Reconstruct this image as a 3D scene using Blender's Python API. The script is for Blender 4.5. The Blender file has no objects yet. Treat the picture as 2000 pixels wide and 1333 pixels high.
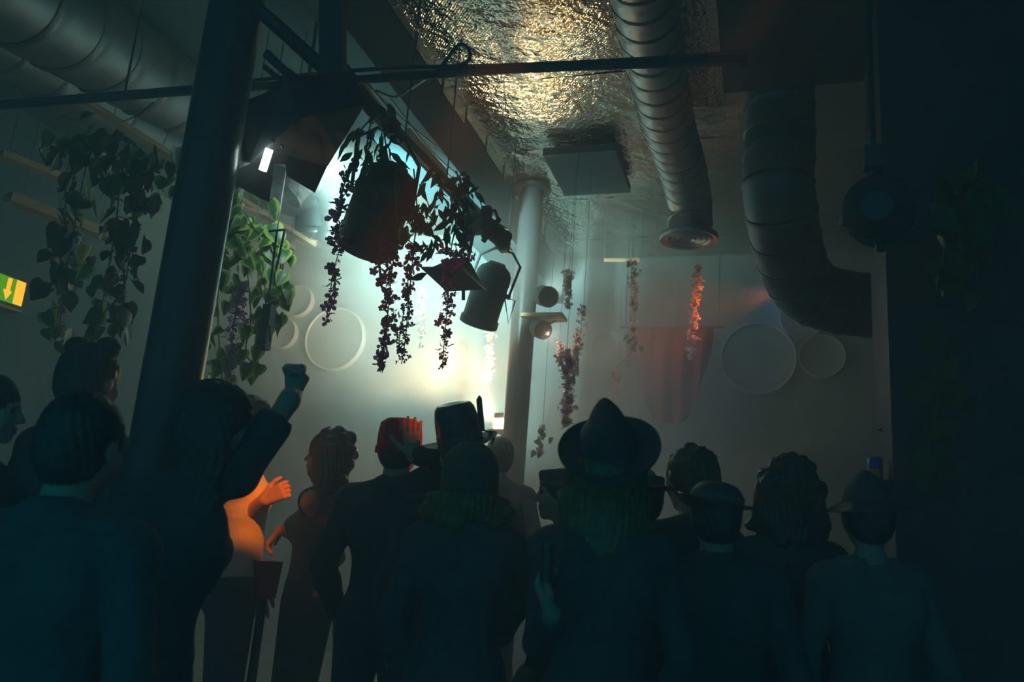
import bpy, math, random
import numpy as np
from mathutils import Vector, Matrix, Quaternion, Euler
random.seed(7); RNG = np.random.default_rng(7)
S = bpy.context.scene; COL = S.collection
V = Vector
# ------------------------------------------------------------------ camera, world, lights, exposure
CAMH = 1.3
RC = Matrix.Rotation(math.radians(17.5), 4, 'Z') @ Matrix.Rotation(math.radians(103.5), 4, 'X') @ Matrix.Rotation(0.075, 4, 'Z')
R3 = RC.to_3x3()
cam = bpy.data.cameras.new('camera'); camo = bpy.data.objects.new('camera', cam); COL.objects.link(camo)
cam.sensor_width = 36; cam.lens = 28.8; cam.clip_start = .02
camo.matrix_world = Matrix.Translation((0, 0, CAMH)) @ RC
cam.dof.use_dof = True; cam.dof.focus_distance = 4.3; cam.dof.aperture_fstop = 2.8
S.camera = camo
S.view_settings.view_transform = 'Standard'; S.view_settings.look = 'None'
S.view_settings.gamma = 1; S.view_settings.use_curve_mapping = False
S.view_settings.exposure = 0.25
S.cycles.use_denoising = True
S.cycles.volume_bounces = 1
S.cycles.max_bounces = 5
S.cycles.volume_step_rate = 2.2
S.cycles.adaptive_threshold = .025
S.cycles.sample_clamp_indirect = 3.0

def P(px, py, d):
    """photo pixel at a depth (m) -> world point"""
    return R3 @ V(((px - 1000) / 1600 * d, -(py - 666.5) / 1600 * d, -d)) + V((0, 0, CAMH))
def PX(px, py, x):
    d = R3 @ V(((px - 1000) / 1600, -(py - 666.5) / 1600, -1)); return d * (x / d.x) + V((0, 0, CAMH))
def PY(px, py, y):
    d = R3 @ V(((px - 1000) / 1600, -(py - 666.5) / 1600, -1)); return d * (y / d.y) + V((0, 0, CAMH))
def PZ(px, py, z):
    d = R3 @ V(((px - 1000) / 1600, -(py - 666.5) / 1600, -1)); return d * ((z - CAMH) / d.z) + V((0, 0, CAMH))

W = bpy.data.worlds.new('world'); S.world = W; W.use_nodes = True
W.node_tree.nodes['Background'].inputs[0].default_value = (0.0, .70, 1.0, 1)
W.node_tree.nodes['Background'].inputs[1].default_value = .145

def light(n, t, loc, col, e, aim=None, size=.05, ang=60, blend=.5, parent=None):
    L = bpy.data.lights.new(n, t); L.color = col; L.energy = e; L.shadow_soft_size = size
    if t == 'SPOT': L.spot_size = math.radians(ang); L.spot_blend = blend
    o = bpy.data.objects.new(n, L); COL.objects.link(o); o.location = loc
    if aim is not None: o.rotation_euler = (V(aim) - V(loc)).to_track_quat('-Z', 'Y').to_euler()
    return o
LAMP = P(972, 826, 6.85)
light('lamp_beam', 'SPOT', LAMP, (1, .62, .25), 270, PZ(1105, 190, 4.24), .06, 29, .5)
light('lamp_glow', 'POINT', LAMP + V((0, -.03, 0)), (1, .76, .38), 16, None, .06)
light('lamp_side_beam', 'SPOT', LAMP + V((-.03, 0, .02)), (1, .82, .48), 1080, P(780, 590, 8.2), .06, 74, .9)
light('added_wash_beam', 'SPOT', P(604, 285, 4.3), (.54, 1, .93), 3500, P(930, 600, 9.2), .08, 50, 1.0)  # added cool wash from an unseen spot, brightens haze and back wall
light('lamp_right_beam', 'SPOT', LAMP + V((.06, -.16, .02)), (1, .80, .55), 45, P(1190, 680, 6.2), .05, 66, .8)
light('blue_beam', 'SPOT', P(1570, 520, 5.5), (.03, .42, 1), 24, P(1150, 960, 7.2), .05, 75, .9)
light('added_column_beam', 'SPOT', P(1068, 650, 6.48), (1, .72, .55), 9, P(1122, 715, 5.85), .012, 90, .8)  # added warm spot that brightens the thin pink garlands
light('added_column_wash', 'SPOT', P(1064, 578, 6.74), (.60, 1, .90), 130, P(1200, 430, 7.6), .03, 80, 1.0)  # added teal wash hidden behind the dark can, brightens the right-hand haze
FLOOD = P(545, 285, 3.25)
light('flood_beam', 'SPOT', P(585, 345, 3.75), (.72, 1, .98), 34, P(640, 640, 8.0), .06, 60, .9)
light('orange_beam', 'SPOT', P(1512, 572, 6.3), (1, .20, .03), 60, P(1250, 640, 7.2), .05, 62, .9)
light('red_front_beam', 'SPOT', (.9, 1.7, 3.72), (1, .20, .0), 380, P(818, 862, 3.55), .04, 4.0, .3)
light('orange_front_beam', 'SPOT', (0.2, 1.4, 3.7), (1, .20, .0), 850, P(472, 1010, 3.9), .04, 6.2, .3)

# ------------------------------------------------------------------ materials
def mat(name, c, rough=.6, metal=0., var=.15, scale=12., bump=0., spec=.5, trans=0., bscale=None):
    M = bpy.data.materials.new(name); M.use_nodes = True; nt = M.node_tree; b = nt.nodes['Principled BSDF']
    b.inputs['Roughness'].default_value = rough; b.inputs['Metallic'].default_value = metal
    b.inputs['Specular IOR Level'].default_value = spec
    if trans: b.inputs['Transmission Weight'].default_value = trans
    tc = nt.nodes.new('ShaderNodeTexCoord'); nz = nt.nodes.new('ShaderNodeTexNoise')
    nz.inputs['Scale'].default_value = scale; nz.inputs['Detail'].default_value = 4
    nt.links.new(tc.outputs['Object'], nz.inputs['Vector'])
    cr = nt.nodes.new('ShaderNodeValToRGB'); e = cr.color_ramp.elements
    e[0].position = .3; e[1].position = .7
    e[0].color = (*[max(0, x * (1 - var)) for x in c], 1); e[1].color = (*[min(1, x * (1 + var)) for x in c], 1)
    nt.links.new(nz.outputs['Fac'], cr.inputs['Fac']); nt.links.new(cr.outputs['Color'], b.inputs['Base Color'])
    if bump:
        n2 = nt.nodes.new('ShaderNodeTexNoise'); n2.inputs['Scale'].default_value = bscale or scale * 3; n2.inputs['Detail'].default_value = 5
        nt.links.new(tc.outputs['Object'], n2.inputs['Vector'])
        bp = nt.nodes.new('ShaderNodeBump'); bp.inputs['Strength'].default_value = bump; bp.inputs['Distance'].default_value = .02
        nt.links.new(n2.outputs['Fac'], bp.inputs['Height']); nt.links.new(bp.outputs['Normal'], b.inputs['Normal'])
    return M
def emit(name, c, s):
    M = bpy.data.materials.new(name); M.use_nodes = True; b = M.node_tree.nodes['Principled BSDF']
    b.inputs['Base Color'].default_value = (*[x * .5 for x in c], 1)
    b.inputs['Emission Color'].default_value = (*c, 1); b.inputs['Emission Strength'].default_value = s
    return M
M = {}
M['plaster'] = mat('painted_plaster', (.25, .33, .355), .8, var=.10, scale=3, bump=.15)  # blue-grey of the bluish light is put into the wall colour
M['wall_dark'] = mat('wall_teal_shade_tint', (.055, .125, .15), .8, var=.15, scale=3, bump=.1)  # teal of the shadows is put into this wall colour
M['black'] = mat('black_paint', (.06, .065, .07), .55, var=.2)
M['blackgloss'] = mat('black_gloss_paint', (.08, .085, .09), .28, var=.2, scale=25, bump=.06)
M['floor'] = mat('floor_concrete', (.24, .24, .24), .5, var=.3, scale=4, bump=.1)
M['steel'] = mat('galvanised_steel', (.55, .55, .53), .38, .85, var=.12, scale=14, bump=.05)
M['duct_dark'] = mat('shaded_galvanised_steel', (.12, .165, .175), .45, .6, var=.2, scale=9, bump=.06)  # darker bluish copy of the steel, dim light put into its colour
M['wood'] = mat('pale_wood', (.55, .36, .22), .6, var=.25, scale=10)
M['cable'] = mat('cable_rubber', (.12, .12, .125), .5)
M['cable_pale'] = mat('pale_cable', (.42, .38, .32), .45)
M['membrane'] = mat('pale_membrane', (.31, .37, .37), .6, var=.06)
M['white'] = mat('white_enamel', (.80, .80, .76), .35, var=.06)
M['skin'] = mat('skin', (.62, .40, .30), .5, var=.06)
M['skin2'] = mat('skin_tanned', (.50, .31, .23), .5, var=.06)
M['eye'] = mat('eye_dark', (.05, .04, .04), .2)
M['lip'] = mat('lip', (.45, .17, .15), .4)
M['cloth'] = mat('black_cloth', (.10, .10, .11), .85, bump=.3, scale=25)
M['denim'] = mat('dark_denim', (.10, .11, .15), .85, bump=.2, scale=40)
M['charcoal'] = mat('charcoal_cloth', (.13, .13, .14), .85, bump=.3, scale=22)
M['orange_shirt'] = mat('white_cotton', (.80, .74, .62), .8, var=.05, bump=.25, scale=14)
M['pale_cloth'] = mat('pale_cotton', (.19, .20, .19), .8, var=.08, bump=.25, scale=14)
M['felt'] = mat('black_felt', (.09, .095, .10), .6, bump=.15, scale=60)
M['satin'] = mat('hat_satin', (.09, .1, .11), .25, bump=.05, scale=40)
M['redcap'] = mat('red_wool', (.62, .03, .06), .8, bump=.2, scale=40)
M['knit'] = mat('dark_knit', (.16, .17, .13), .75, bump=.7, scale=50)
M['hair_dark'] = mat('dark_hair', (.07, .06, .055), .4, var=.4, scale=40)
M['hair_blond'] = mat('blond_hair', (.22, .16, .07), .4, var=.4, scale=40)
M['shoe'] = mat('shoe_leather', (.06, .06, .06), .4)
M['red_plastic'] = mat('red_plastic', (.55, .03, .05), .35)
M['gold'] = mat('gold_metal', (.8, .6, .25), .3, 1)
M['red_fabric'] = mat('red_fabric', (.34, .03, .045), .8, bump=.3, scale=9)
M['glass'] = mat('green_glass', (.2, .32, .2), .1, trans=.8)
M['blue_glass'] = mat('blue_enamel', (.03, .08, .6), .3)
M['orange_enamel'] = mat('orange_enamel', (.9, .35, .05), .4)
M['stem'] = mat('vine_stem', (.14, .16, .07), .6)
M['lamp_warm'] = emit('lamp_warm_glow', (1, .72, .32), 60)
M['lamp_white'] = emit('lamp_white_glow', (.80, 1, .96), 9)
M['exit_green'] = emit('exit_green_glow', (.06, .26, .0), 1.5)
M['exit_yellow'] = emit('exit_yellow_glow', (1, .45, .02), 1.7)

def leafmat(name, inner, edge, trans=.25):
    """leaf with a paler margin, driven by the leaf's own UV distance from its midline"""
    Mm = bpy.data.materials.new(name); Mm.use_nodes = True; nt = Mm.node_tree; b = nt.nodes['Principled BSDF']
    at = nt.nodes.new('ShaderNodeUVMap'); sp = nt.nodes.new('ShaderNodeSeparateXYZ')
    nt.links.new(at.outputs[0], sp.inputs[0])
    cr = nt.nodes.new('ShaderNodeValToRGB'); e = cr.color_ramp.elements
    e[0].position = .45; e[0].color = (*inner, 1); e[1].position = .7; e[1].color = (*edge, 1)
    nt.links.new(sp.outputs[0], cr.inputs['Fac']); nt.links.new(cr.outputs[0], b.inputs['Base Color'])
    b.inputs['Roughness'].default_value = .38
    tr = nt.nodes.new('ShaderNodeBsdfTranslucent'); nt.links.new(cr.outputs[0], tr.inputs[0])
    mx = nt.nodes.new('ShaderNodeMixShader'); mx.inputs[0].default_value = trans
    nt.links.new(b.outputs[0], mx.inputs[1]); nt.links.new(tr.outputs[0], mx.inputs[2])
    nt.links.new(mx.outputs[0], nt.nodes['Material Output'].inputs[0])
    return Mm
M['pothos'] = leafmat('variegated_leaf', (.05, .16, .05), (.42, .55, .12))
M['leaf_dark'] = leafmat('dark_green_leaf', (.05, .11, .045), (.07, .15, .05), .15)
M['petal_purple'] = leafmat('purple_petal', (.30, .08, .22), (.20, .06, .17), .5)
M['petal_crimson'] = leafmat('crimson_petal', (.60, .06, .14), (.48, .06, .14), .6)
M['petal_lilac'] = leafmat('lilac_petal', (.62, .30, .62), (.48, .22, .50), .4)
M['petal_pink'] = leafmat('pale_pink_petal', (.80, .52, .50), (.82, .66, .58), .4)
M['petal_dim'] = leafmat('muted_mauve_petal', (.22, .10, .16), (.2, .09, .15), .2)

def foil_mat():
    Mm = bpy.data.materials.new('reinforced_foil'); Mm.use_nodes = True; nt = Mm.node_tree; b = nt.nodes['Principled BSDF']
    b.inputs['Base Color'].default_value = (.60, .55, .46, 1); b.inputs['Metallic'].default_value = 1; b.inputs['Roughness'].default_value = .13
    tc = nt.nodes.new('ShaderNodeTexCoord')
    n1 = nt.nodes.new('ShaderNodeTexNoise'); n1.inputs['Scale'].default_value = 15; n1.inputs['Detail'].default_value = 2.5; n1.inputs['Roughness'].default_value = .65
    w = nt.nodes.new('ShaderNodeTexVoronoi'); w.inputs['Scale'].default_value = 34
    wv = nt.nodes.new('ShaderNodeTexWave'); wv.wave_type = 'BANDS'; wv.bands_direction = 'DIAGONAL'; wv.inputs['Scale'].default_value = 28; wv.inputs['Distortion'].default_value = 3
    for n in (n1, w, wv): nt.links.new(tc.outputs['Object'], n.inputs['Vector'])
    a = nt.nodes.new('ShaderNodeMath'); a.operation = 'MULTIPLY_ADD'; a.inputs[1].default_value = .16
    nt.links.new(w.outputs['Distance'], a.inputs[0]); nt.links.new(n1.outputs['Fac'], a.inputs[2])
    a2 = nt.nodes.new('ShaderNodeMath'); a2.operation = 'MULTIPLY_ADD'; a2.inputs[1].default_value = .06
    nt.links.new(wv.outputs['Fac'], a2.inputs[0]); nt.links.new(a.outputs[0], a2.inputs[2])
    bp = nt.nodes.new('ShaderNodeBump'); bp.inputs['Strength'].default_value = .28; bp.inputs['Distance'].default_value = .06
    nt.links.new(a2.outputs[0], bp.inputs['Height']); nt.links.new(bp.outputs[0], b.inputs['Normal'])
    return Mm
M['foil'] = foil_mat()

# ------------------------------------------------------------------ mesh helpers
def link(name, me, m=None, parent=None, smooth=False):
    if m is not None and len(me.materials) == 0: me.materials.append(m)
    if smooth: me.polygons.foreach_set('use_smooth', [True] * len(me.polygons))
    o = bpy.data.objects.new(name, me); COL.objects.link(o)
    if parent: o.parent = parent
    return o
def tag(o, label=None, cat=None, group=None, kind=None):
    if label: o['label'] = label
    if cat: o['category'] = cat
    if group: o['group'] = group
    if kind: o['kind'] = kind
    return o
def thing(name, label, cat, loc=(0, 0, 0), group=None, rot=None, scale=1.0):
    o = bpy.data.objects.new(name, None); COL.objects.link(o); o.empty_display_size = .1
    o.location = loc
    if rot is not None: o.rotation_euler = rot
    o.scale = (scale,) * 3
    return tag(o, label, cat, group)
class MB:
    def __init__(s): s.v = []; s.f = []
    def add(s, v, f):
        n = len(s.v); s.v += [tuple(x) for x in v]; s.f += [tuple(i + n for i in q) for q in f]; return s
    def hexa(s, c):   # 8 corners: bottom 4 (ccw), top 4
        return s.add(c, [(3, 2, 1, 0), (4, 5, 6, 7), (0, 1, 5, 4), (1, 2, 6, 5), (2, 3, 7, 6), (3, 0, 4, 7)])
    def box(s, a, b):
        (x0, y0, z0), (x1, y1, z1) = a, b
        return s.hexa([(x0, y0, z0), (x1, y0, z0), (x1, y1, z0), (x0, y1, z0), (x0, y0, z1), (x1, y0, z1), (x1, y1, z1), (x0, y1, z1)])
    def slab(s, q, t):  # quad (4 world pts) with a thickness
        q = [V(p) for p in q]; n = (q[1] - q[0]).cross(q[3] - q[0]).normalized() * t
        return s.hexa([p for p in q] + [p + n for p in q])
    def bar(s, a, b, w, h=None):
        a = V(a); b = V(b); h = h or w; d = (b - a).normalized()
        u = d.cross(V((0, 0, 1)) if abs(d.z) < .95 else V((0, 1, 0))).normalized(); v = u.cross(d)
        c = []
        for p in (a, b):
            for su, sv in ((-1, -1), (1, -1), (1, 1), (-1, 1)): c.append(p + u * su * w / 2 + v * sv * h / 2)
        return s.hexa(c)
    def tube(s, pts, r, n=8, cap=True):
        pts = [V(p) for p in pts]; m = len(pts); rs = r if hasattr(r, '__len__') else [r] * m
        vs = []; fs = []; pu = None
        for i in range(m):
            d = (pts[min(i + 1, m - 1)] - pts[max(i - 1, 0)]).normalized()
            if pu is None: u = d.cross(V((0, 0, 1)) if abs(d.z) < .9 else V((0, 1, 0))).normalized()
            else: u = (pu - d * pu.dot(d)).normalized()
            pu = u; w = d.cross(u)
            for k in range(n):
                a = 2 * math.pi * k / n; vs.append(pts[i] + (u * math.cos(a) + w * math.sin(a)) * rs[i])
        for i in range(m - 1):
            for k in range(n): fs.append((i * n + k, i * n + (k + 1) % n, (i + 1) * n + (k + 1) % n, (i + 1) * n + k))
        if cap: fs.append(tuple(range(n))[::-1]); fs.append(tuple((m - 1) * n + k for k in range(n)))
        return s.add(vs, fs)
    def lathe(s, prof, M4=None, n=24):
        vs = []; fs = []; m = len(prof)
        for (r, z) in prof:
            for k in range(n):
                a = 2 * math.pi * k / n; p = V((r * math.cos(a), r * math.sin(a), z)); vs.append(M4 @ p if M4 else p)
        for i in range(m - 1):
            for k in range(n): fs.append((i * n + k, i * n + (k + 1) % n, (i + 1) * n + (k + 1) % n, (i + 1) * n + k))
        return s.add(vs, fs)
    def ring(s, c, ax, R, r, n=24, k=6):
        ax = V(ax).normalized(); u = ax.orthogonal().normalized(); w = ax.cross(u)
        pts = [V(c) + (u * math.cos(2 * math.pi * i / n) + w * math.sin(2 * math.pi * i / n)) * R for i in range(n + 1)]
        return s.tube(pts, r, k, cap=False)
    def mesh(s, name='mesh'):
        me = bpy.data.meshes.new(name); me.from_pydata(s.v, [], s.f); me.update(); return me
    def build(s, name, m, parent=None, smooth=False):
        return link(name, s.mesh(name), m, parent, smooth)
def shade_auto(o, ang=40):
    me = o.data; me.polygons.foreach_set('use_smooth', [True] * len(me.polygons))
    try: me.set_sharp_from_angle(angle=math.radians(ang))
    except Exception: pass
    return o
def axis_mat(loc, z):
    """matrix whose local +Z runs along z"""
    return Matrix.Translation(loc) @ V(z).to_track_quat('Z', 'Y').to_matrix().to_4x4()
def spline(pts, n=24):
    pts = [V(p) for p in pts]; out = []
    q = [pts[0] * 2 - pts[1]] + pts + [pts[-1] * 2 - pts[-2]]
    m = len(pts) - 1
    for i in range(n + 1):
        t = i / n * m; k = min(int(t), m - 1); u = t - k
        a, b, c, d = q[k], q[k + 1], q[k + 2], q[k + 3]
        out.append(.5 * ((2 * b) + (c - a) * u + (2 * a - 5 * b + 4 * c - d) * u * u + (3 * b - a - 3 * c + d) * u ** 3))
    return out
def rootmat(o): return Matrix.LocRotScale(o.location, o.rotation_euler, o.scale)
def kid(root, mb, name, m, smooth=False, auto=None, label=None):
    """part built in world coordinates, stored in its thing's own space"""
    me = mb.mesh(name) if isinstance(mb, MB) else mb
    me.transform(rootmat(root).inverted())
    o = link(name, me, m, root, smooth)
    if auto: shade_auto(o, auto)
    if label: o['label'] = label
    return o
def sub(part, root, mb, name, m, smooth=False, auto=None):
    o = kid(root, mb, name, m, smooth, auto); o.parent = part; return o
def struct(name, mb, m):
    return tag(mb.build(name, m), kind='structure')

# ------------------------------------------------------------------ the room
CZ = 4.24; LZ = 4.62; YB = 8.2; XL = -6.2; XR = 3.2
struct('floor', MB().box((XL - .2, -1.2, -.1), (XR + .2, YB + .2, 0)), M['floor'])
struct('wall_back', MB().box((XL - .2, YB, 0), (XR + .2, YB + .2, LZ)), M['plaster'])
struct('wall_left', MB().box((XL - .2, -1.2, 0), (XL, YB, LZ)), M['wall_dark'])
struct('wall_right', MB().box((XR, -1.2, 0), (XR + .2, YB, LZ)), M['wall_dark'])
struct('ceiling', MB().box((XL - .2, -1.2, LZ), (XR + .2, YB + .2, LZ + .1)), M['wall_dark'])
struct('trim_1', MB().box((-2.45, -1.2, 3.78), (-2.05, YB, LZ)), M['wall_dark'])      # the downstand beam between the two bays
# foil-faced insulation under the right bay: sheets that overlap and sag a little
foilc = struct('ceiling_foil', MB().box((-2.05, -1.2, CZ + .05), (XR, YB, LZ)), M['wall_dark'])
y = -1.2; i = 0
while y < YB:
    y1 = min(y + .98, YB)
    for (x0, x1) in ((-2.05, -.25), (-.3, 1.5), (1.45, XR)):
        nx, ny = 14, 8; vs = []; fs = []
        for a in range(nx + 1):
            for b in range(ny + 1):
                u, w = a / nx, b / ny
                vs.append((x0 + (x1 - x0) * u, y + (y1 - y) * w, CZ + .035 - .018 * (1 - abs(2 * w - 1)) - .012 * math.sin(u * 9 + i) * math.sin(w * 3.1) + random.uniform(-.005, .005)))
        for a in range(nx):
            for b in range(ny):
                k = a * (ny + 1) + b; fs.append((k, k + 1, k + ny + 2, k + ny + 1))
        o = MB().add(vs, fs).build('foil_sheet', M['foil'], foilc)
        i += 1
    y = y1
# foil tape along the beam edge, lit by the lamp
for k in range(9):
    y0 = 3.6 + k * .46
    MB().box((-2.05, y0, CZ - .035 - .03 * (k % 3)), (-2.035, y0 + .42, CZ + .03)).build('foil_edge', M['foil'], foilc)

def column(px, py, d, label):
    c = P(px, py, d); t = thing('steel_column', label, 'column', (c.x, c.y, 0))
    r = .10
    m4 = Matrix.Translation((c.x, c.y, 0))
    kid(t, MB().lathe([(r, 0.0), (r, CZ + .0)], m4, 40), 'shaft', M['blackgloss'], True)
    kid(t, MB().lathe([(0, 0), (.17, 0), (.17, .02), (.02, .02)], m4, 24), 'base_plate', M['black'], auto=40)
    kid(t, MB().lathe([(.02, CZ - .03), (.16, CZ - .03), (.16, CZ), (0, CZ)], m4, 24), 'top_plate', M['black'], auto=40)
    return t
COLL = column(412, 300, 3.0, 'near black round steel column leaning up past the flood lamp')
COLC = column(1012, 760, 6.65, 'far grey steel column in the smoke beside the warm lamp')

# ------------------------------------------------------------------ air ducts
def duct(name, label, pts, r, m, gap=.17, n=28, group=None, damper=None):
    pts = [V(p) for p in pts]
    fine = spline(pts, 240) if len(pts) > 2 else [pts[0].lerp(pts[1], i / 240) for i in range(241)]
    L = [0]
    for a, b in zip(fine, fine[1:]): L.append(L[-1] + (b - a).length)
    tot = L[-1]; ns = max(2, int(tot / gap)); t = thing(name, label, 'duct', fine[len(fine) // 2], group)
    def at(s):
        s = max(0, min(tot, s)); k = min(range(len(L) - 1), key=lambda q: 0 if L[q] <= s <= L[q + 1] else 1 + abs(L[q] - s))
        u = (s - L[k]) / max(1e-6, L[k + 1] - L[k]); return fine[k].lerp(fine[k + 1], u)
    for k in range(ns):
        s0, s1 = tot * k / ns, tot * (k + 1) / ns
        prm = [(0, 1.0), (.06, 1.03), (.12, 1.035), (.17, .985), (.45, 1.0), (.75, 1.0), (1, .985)]
        mb = MB().tube([at(s0 + (s1 - s0) * q) for q, _ in prm], [r * w * random.uniform(.997, 1.003) for _, w in prm], n, cap=False)
        kid(t, mb, 'duct_section', m, auto=60)
    return t
def diffuser(t, c, R, m, ry=0.0):
    m4 = Matrix.Translation(c)
    kid(t, MB().lathe([(R * .70, .06), (R * .98, .03), (R, 0), (R * .97, -.012), (R * .8, .0)], m4, 40), 'diffuser_rim', m, auto=50)
    for q in (.80, .62, .44, .26):
        kid(t, MB().lathe([(R * q, .022), (R * (q - .04), -.012), (R * (q - .10), -.006), (R * (q - .14), .022)], m4, 36), 'diffuser_cone', m, auto=50)
    kid(t, MB().lathe([(R * .8, .024), (.001, .024)], m4, 24), 'diffuser_plate', M['black'])
# right bay: duct along the ceiling, then down to a round diffuser
a = P(1240, -60, 3.7); b = P(1300, 210, 5.1); c = P(1340, 365, 6.0); e = P(1347, 400, 6.12); f = V((e.x, e.y, P(1346, 474, 6.12).z))
a.z = b.z = c.z = (b.z + c.z) / 2
t = duct('spiral_duct', 'slim galvanised duct running along the foil ceiling down to a round diffuser', [a, b, c.lerp(b, .25), V((e.x, e.y, c.z - .12)), f], .165, M['steel'], .15)
diffuser(t, f, .215, M['steel'])
# thick duct dropping under the black box, then turning right
x2 = P(1522, 180, 4.75)
d0 = V((x2.x, x2.y, 4.0)); d1 = V((x2.x, x2.y, P(1522, 430, 4.85).z)); d2 = P(1560, 545, 4.9); d3 = P(1640, 590, 4.95); d4 = P(1800, 600, 5.0)
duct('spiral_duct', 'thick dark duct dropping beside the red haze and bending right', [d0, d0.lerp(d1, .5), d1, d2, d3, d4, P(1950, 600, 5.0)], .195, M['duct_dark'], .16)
# left bay: two ducts overhead
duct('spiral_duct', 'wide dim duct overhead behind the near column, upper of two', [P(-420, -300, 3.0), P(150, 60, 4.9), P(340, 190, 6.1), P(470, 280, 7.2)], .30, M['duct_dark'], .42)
g0 = P(-200, -60, 4.0); g1 = P(200, 205, 5.6); g2 = P(440, 335, 6.9); g3 = P(560, 375, 7.3); g4 = P(618, 400, 7.45); g5 = P(624, 462, 7.5); g5.x, g5.y = g4.x + .02, g4.y + .03
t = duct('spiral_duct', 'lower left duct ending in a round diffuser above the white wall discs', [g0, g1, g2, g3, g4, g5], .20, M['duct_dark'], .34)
diffuser(t, P(622, 468, 7.5), .22, M['steel'])
t2 = duct('spiral_duct', 'short flexible duct arching up behind the black flood lamp', [P(560, 380, 7.0), P(600, 345, 7.1), P(650, 380, 7.3), P(648, 470, 7.4)], .15, M['steel'], .12)
# black box in the upper right corner, its underside showing
s0 = PZ(1412, 60, 3.86); s1 = PZ(1465, 178, 3.86)
t = thing('air_handling_unit', 'large black box hung under the ceiling in the upper right corner', 'air unit', (1.5, 3.5, 3.86))
kid(t, MB().box((s0.x, .5, 3.86), (XR - .02, s1.y, CZ - .06)), 'casing', M['black'])
kid(t, MB().box((s0.x - .02, .5, 3.86), (s0.x, s1.y, 3.92)), 'edge_flange', M['black'])
kid(t, MB().box((s0.x + .5, 1.2, 3.845), (s0.x + 1.6, 2.6, 3.86)), 'access_panel', M['black'])
# hazed ceiling cassette
a = P(1072, 262, 6.3); b = P(1204, 322, 6.3)
t = thing('ceiling_cassette', 'dark square ceiling unit half lost in smoke right of the far column', 'air unit', ((a.x + b.x) / 2, a.y, b.z))
kid(t, MB().box((a.x, a.y, b.z + .06), (b.x, a.y + .7, CZ - .02)), 'casing', M['black'])
kid(t, MB().box((a.x - .03, a.y - .03, b.z), (b.x + .03, a.y + .73, b.z + .06)), 'fascia', M['wall_dark'])

# ------------------------------------------------------------------ pipes, bars and cables under the ceiling
def cable(label, pts, r=.008, m=None, name='cable', cat='cable', n=30, group=None):
    o = MB().tube(spline(pts, n), r, 6).build(name, m or M['cable'], None, True)
    return tag(o, label, cat, group)
pl = [PY(-60, 212, 2.8), PY(0, 207, 2.8), PY(350, 180, 2.8), PY(700, 146, 2.8), PY(1000, 135, 2.8), PY(1300, 122, 2.8), PY(1460, 116, 2.8)]
t = thing('lighting_bar', 'black bar crossing the whole room below the ceiling, wrapped in cables', 'bar', pl[3])
kid(t, MB().tube([pl[0], pl[2], pl[4], pl[6]], .019, 10), 'pipe', M['cable'], True)
for k, dz in enumerate((.022, -.022, .03)):
    kid(t, MB().tube(spline([p + V((0, .01 * (-1) ** k, dz + random.uniform(-.008, .008))) for p in pl], 40), .009, 6), 'wrapped_cable', M['cable'], True)
for x in (-2.9, .35):
    q = PY(700, 146, 2.8); z = q.z + (x - q.x) * (pl[-1].z - pl[0].z) / (pl[-1].x - pl[0].x)
    kid(t, MB().tube([V((x, 2.8, z)), V((x, 2.8, LZ if x < -2.4 else CZ + .03))], .006, 6), 'hanger', M['cable'])
cable('black cable loop sticking up from the crossing bar', [PY(845, 150, 2.79), PY(870, 120, 2.78), PY(895, 88, 2.78), PY(915, 95, 2.78), PY(916, 116, 2.78), PY(895, 128, 2.78), PY(850, 135, 2.79)], .008)
cable('thin black cable sagging from the crossing bar toward the beam', [PY(850, 140, 2.8), PX(800, 175, -1.95), PX(770, 190, -1.96), PX(735, 178, -1.97)], .008)
# lighting pipe along the beam
XP = -1.80
p0 = PX(640, 92, XP); p1 = PX(723, 200, XP); p2 = PX(872, 354, XP); p3 = PX(992, 478, XP)
t = thing('lighting_pipe', 'black lighting pipe running along the beam toward the far column, wound with vines', 'bar', p1)
kid(t, MB().tube([p0, p1, p2, p3], .026, 12), 'pipe', M['cable'], True)
for q in (p0, p1.lerp(p2, .4), p2, p3):
    kid(t, MB().tube([q, V((q.x, q.y, CZ))], .005, 6), 'drop_rod', M['cable'])
for k in range(3):
    kid(t, MB().tube(spline([p.lerp(p1, 0) + V((.02 * k - .01, 0, -.03 - .02 * random.random())) for p in (p0, p0.lerp(p1, .5), p1, p1.lerp(p2, .3), p1.lerp(p2, .7), p2, p3)], 40), .012, 6), 'wound_cable', M['cable'], True)
for (a, b, sag, lab) in (((720, 165), (880, 345), 14, 'first pale cable clipped along the beam face'), ((760, 190), (905, 352), 20, 'second pale cable clipped along the beam face'), ((700, 150), (850, 285), 8, 'third pale cable clipped along the beam face, uppermost')):
    A = PX(*a, -2.03); B = PX(*b, -2.03); mid = (A + B) / 2 - V((0, 0, sag * .002))
    cable(lab, [A, mid, B], .006, M['cable_pale'])
cable('pale cable bundle swooping down from the pipe to the far column, outer', [PX(890, 335, -1.86), PX(915, 385, -1.85), PX(955, 425, -1.84), PX(992, 448, -1.84)], .008, M['cable_pale'])
cable('pale cable bundle swooping down from the pipe to the far column, inner', [PX(884, 345, -1.86), PX(905, 390, -1.85), PX(945, 428, -1.84), PX(990, 455, -1.84)], .006, M['cable_pale'])
# flattened duct-tape wrap where pale insulation shows between pipe and beam
for (a, b, lab) in (((700, 158), (745, 225), 'pale lagging strip between pipe and beam, upper'), ((795, 258), (868, 338), 'pale lagging strip between pipe and beam, lower')):
    tag(MB().bar(PX(*a, -1.99), PX(*b, -1.99), .03, .05).build('pipe_lagging', M['steel']), lab, 'lagging')
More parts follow.
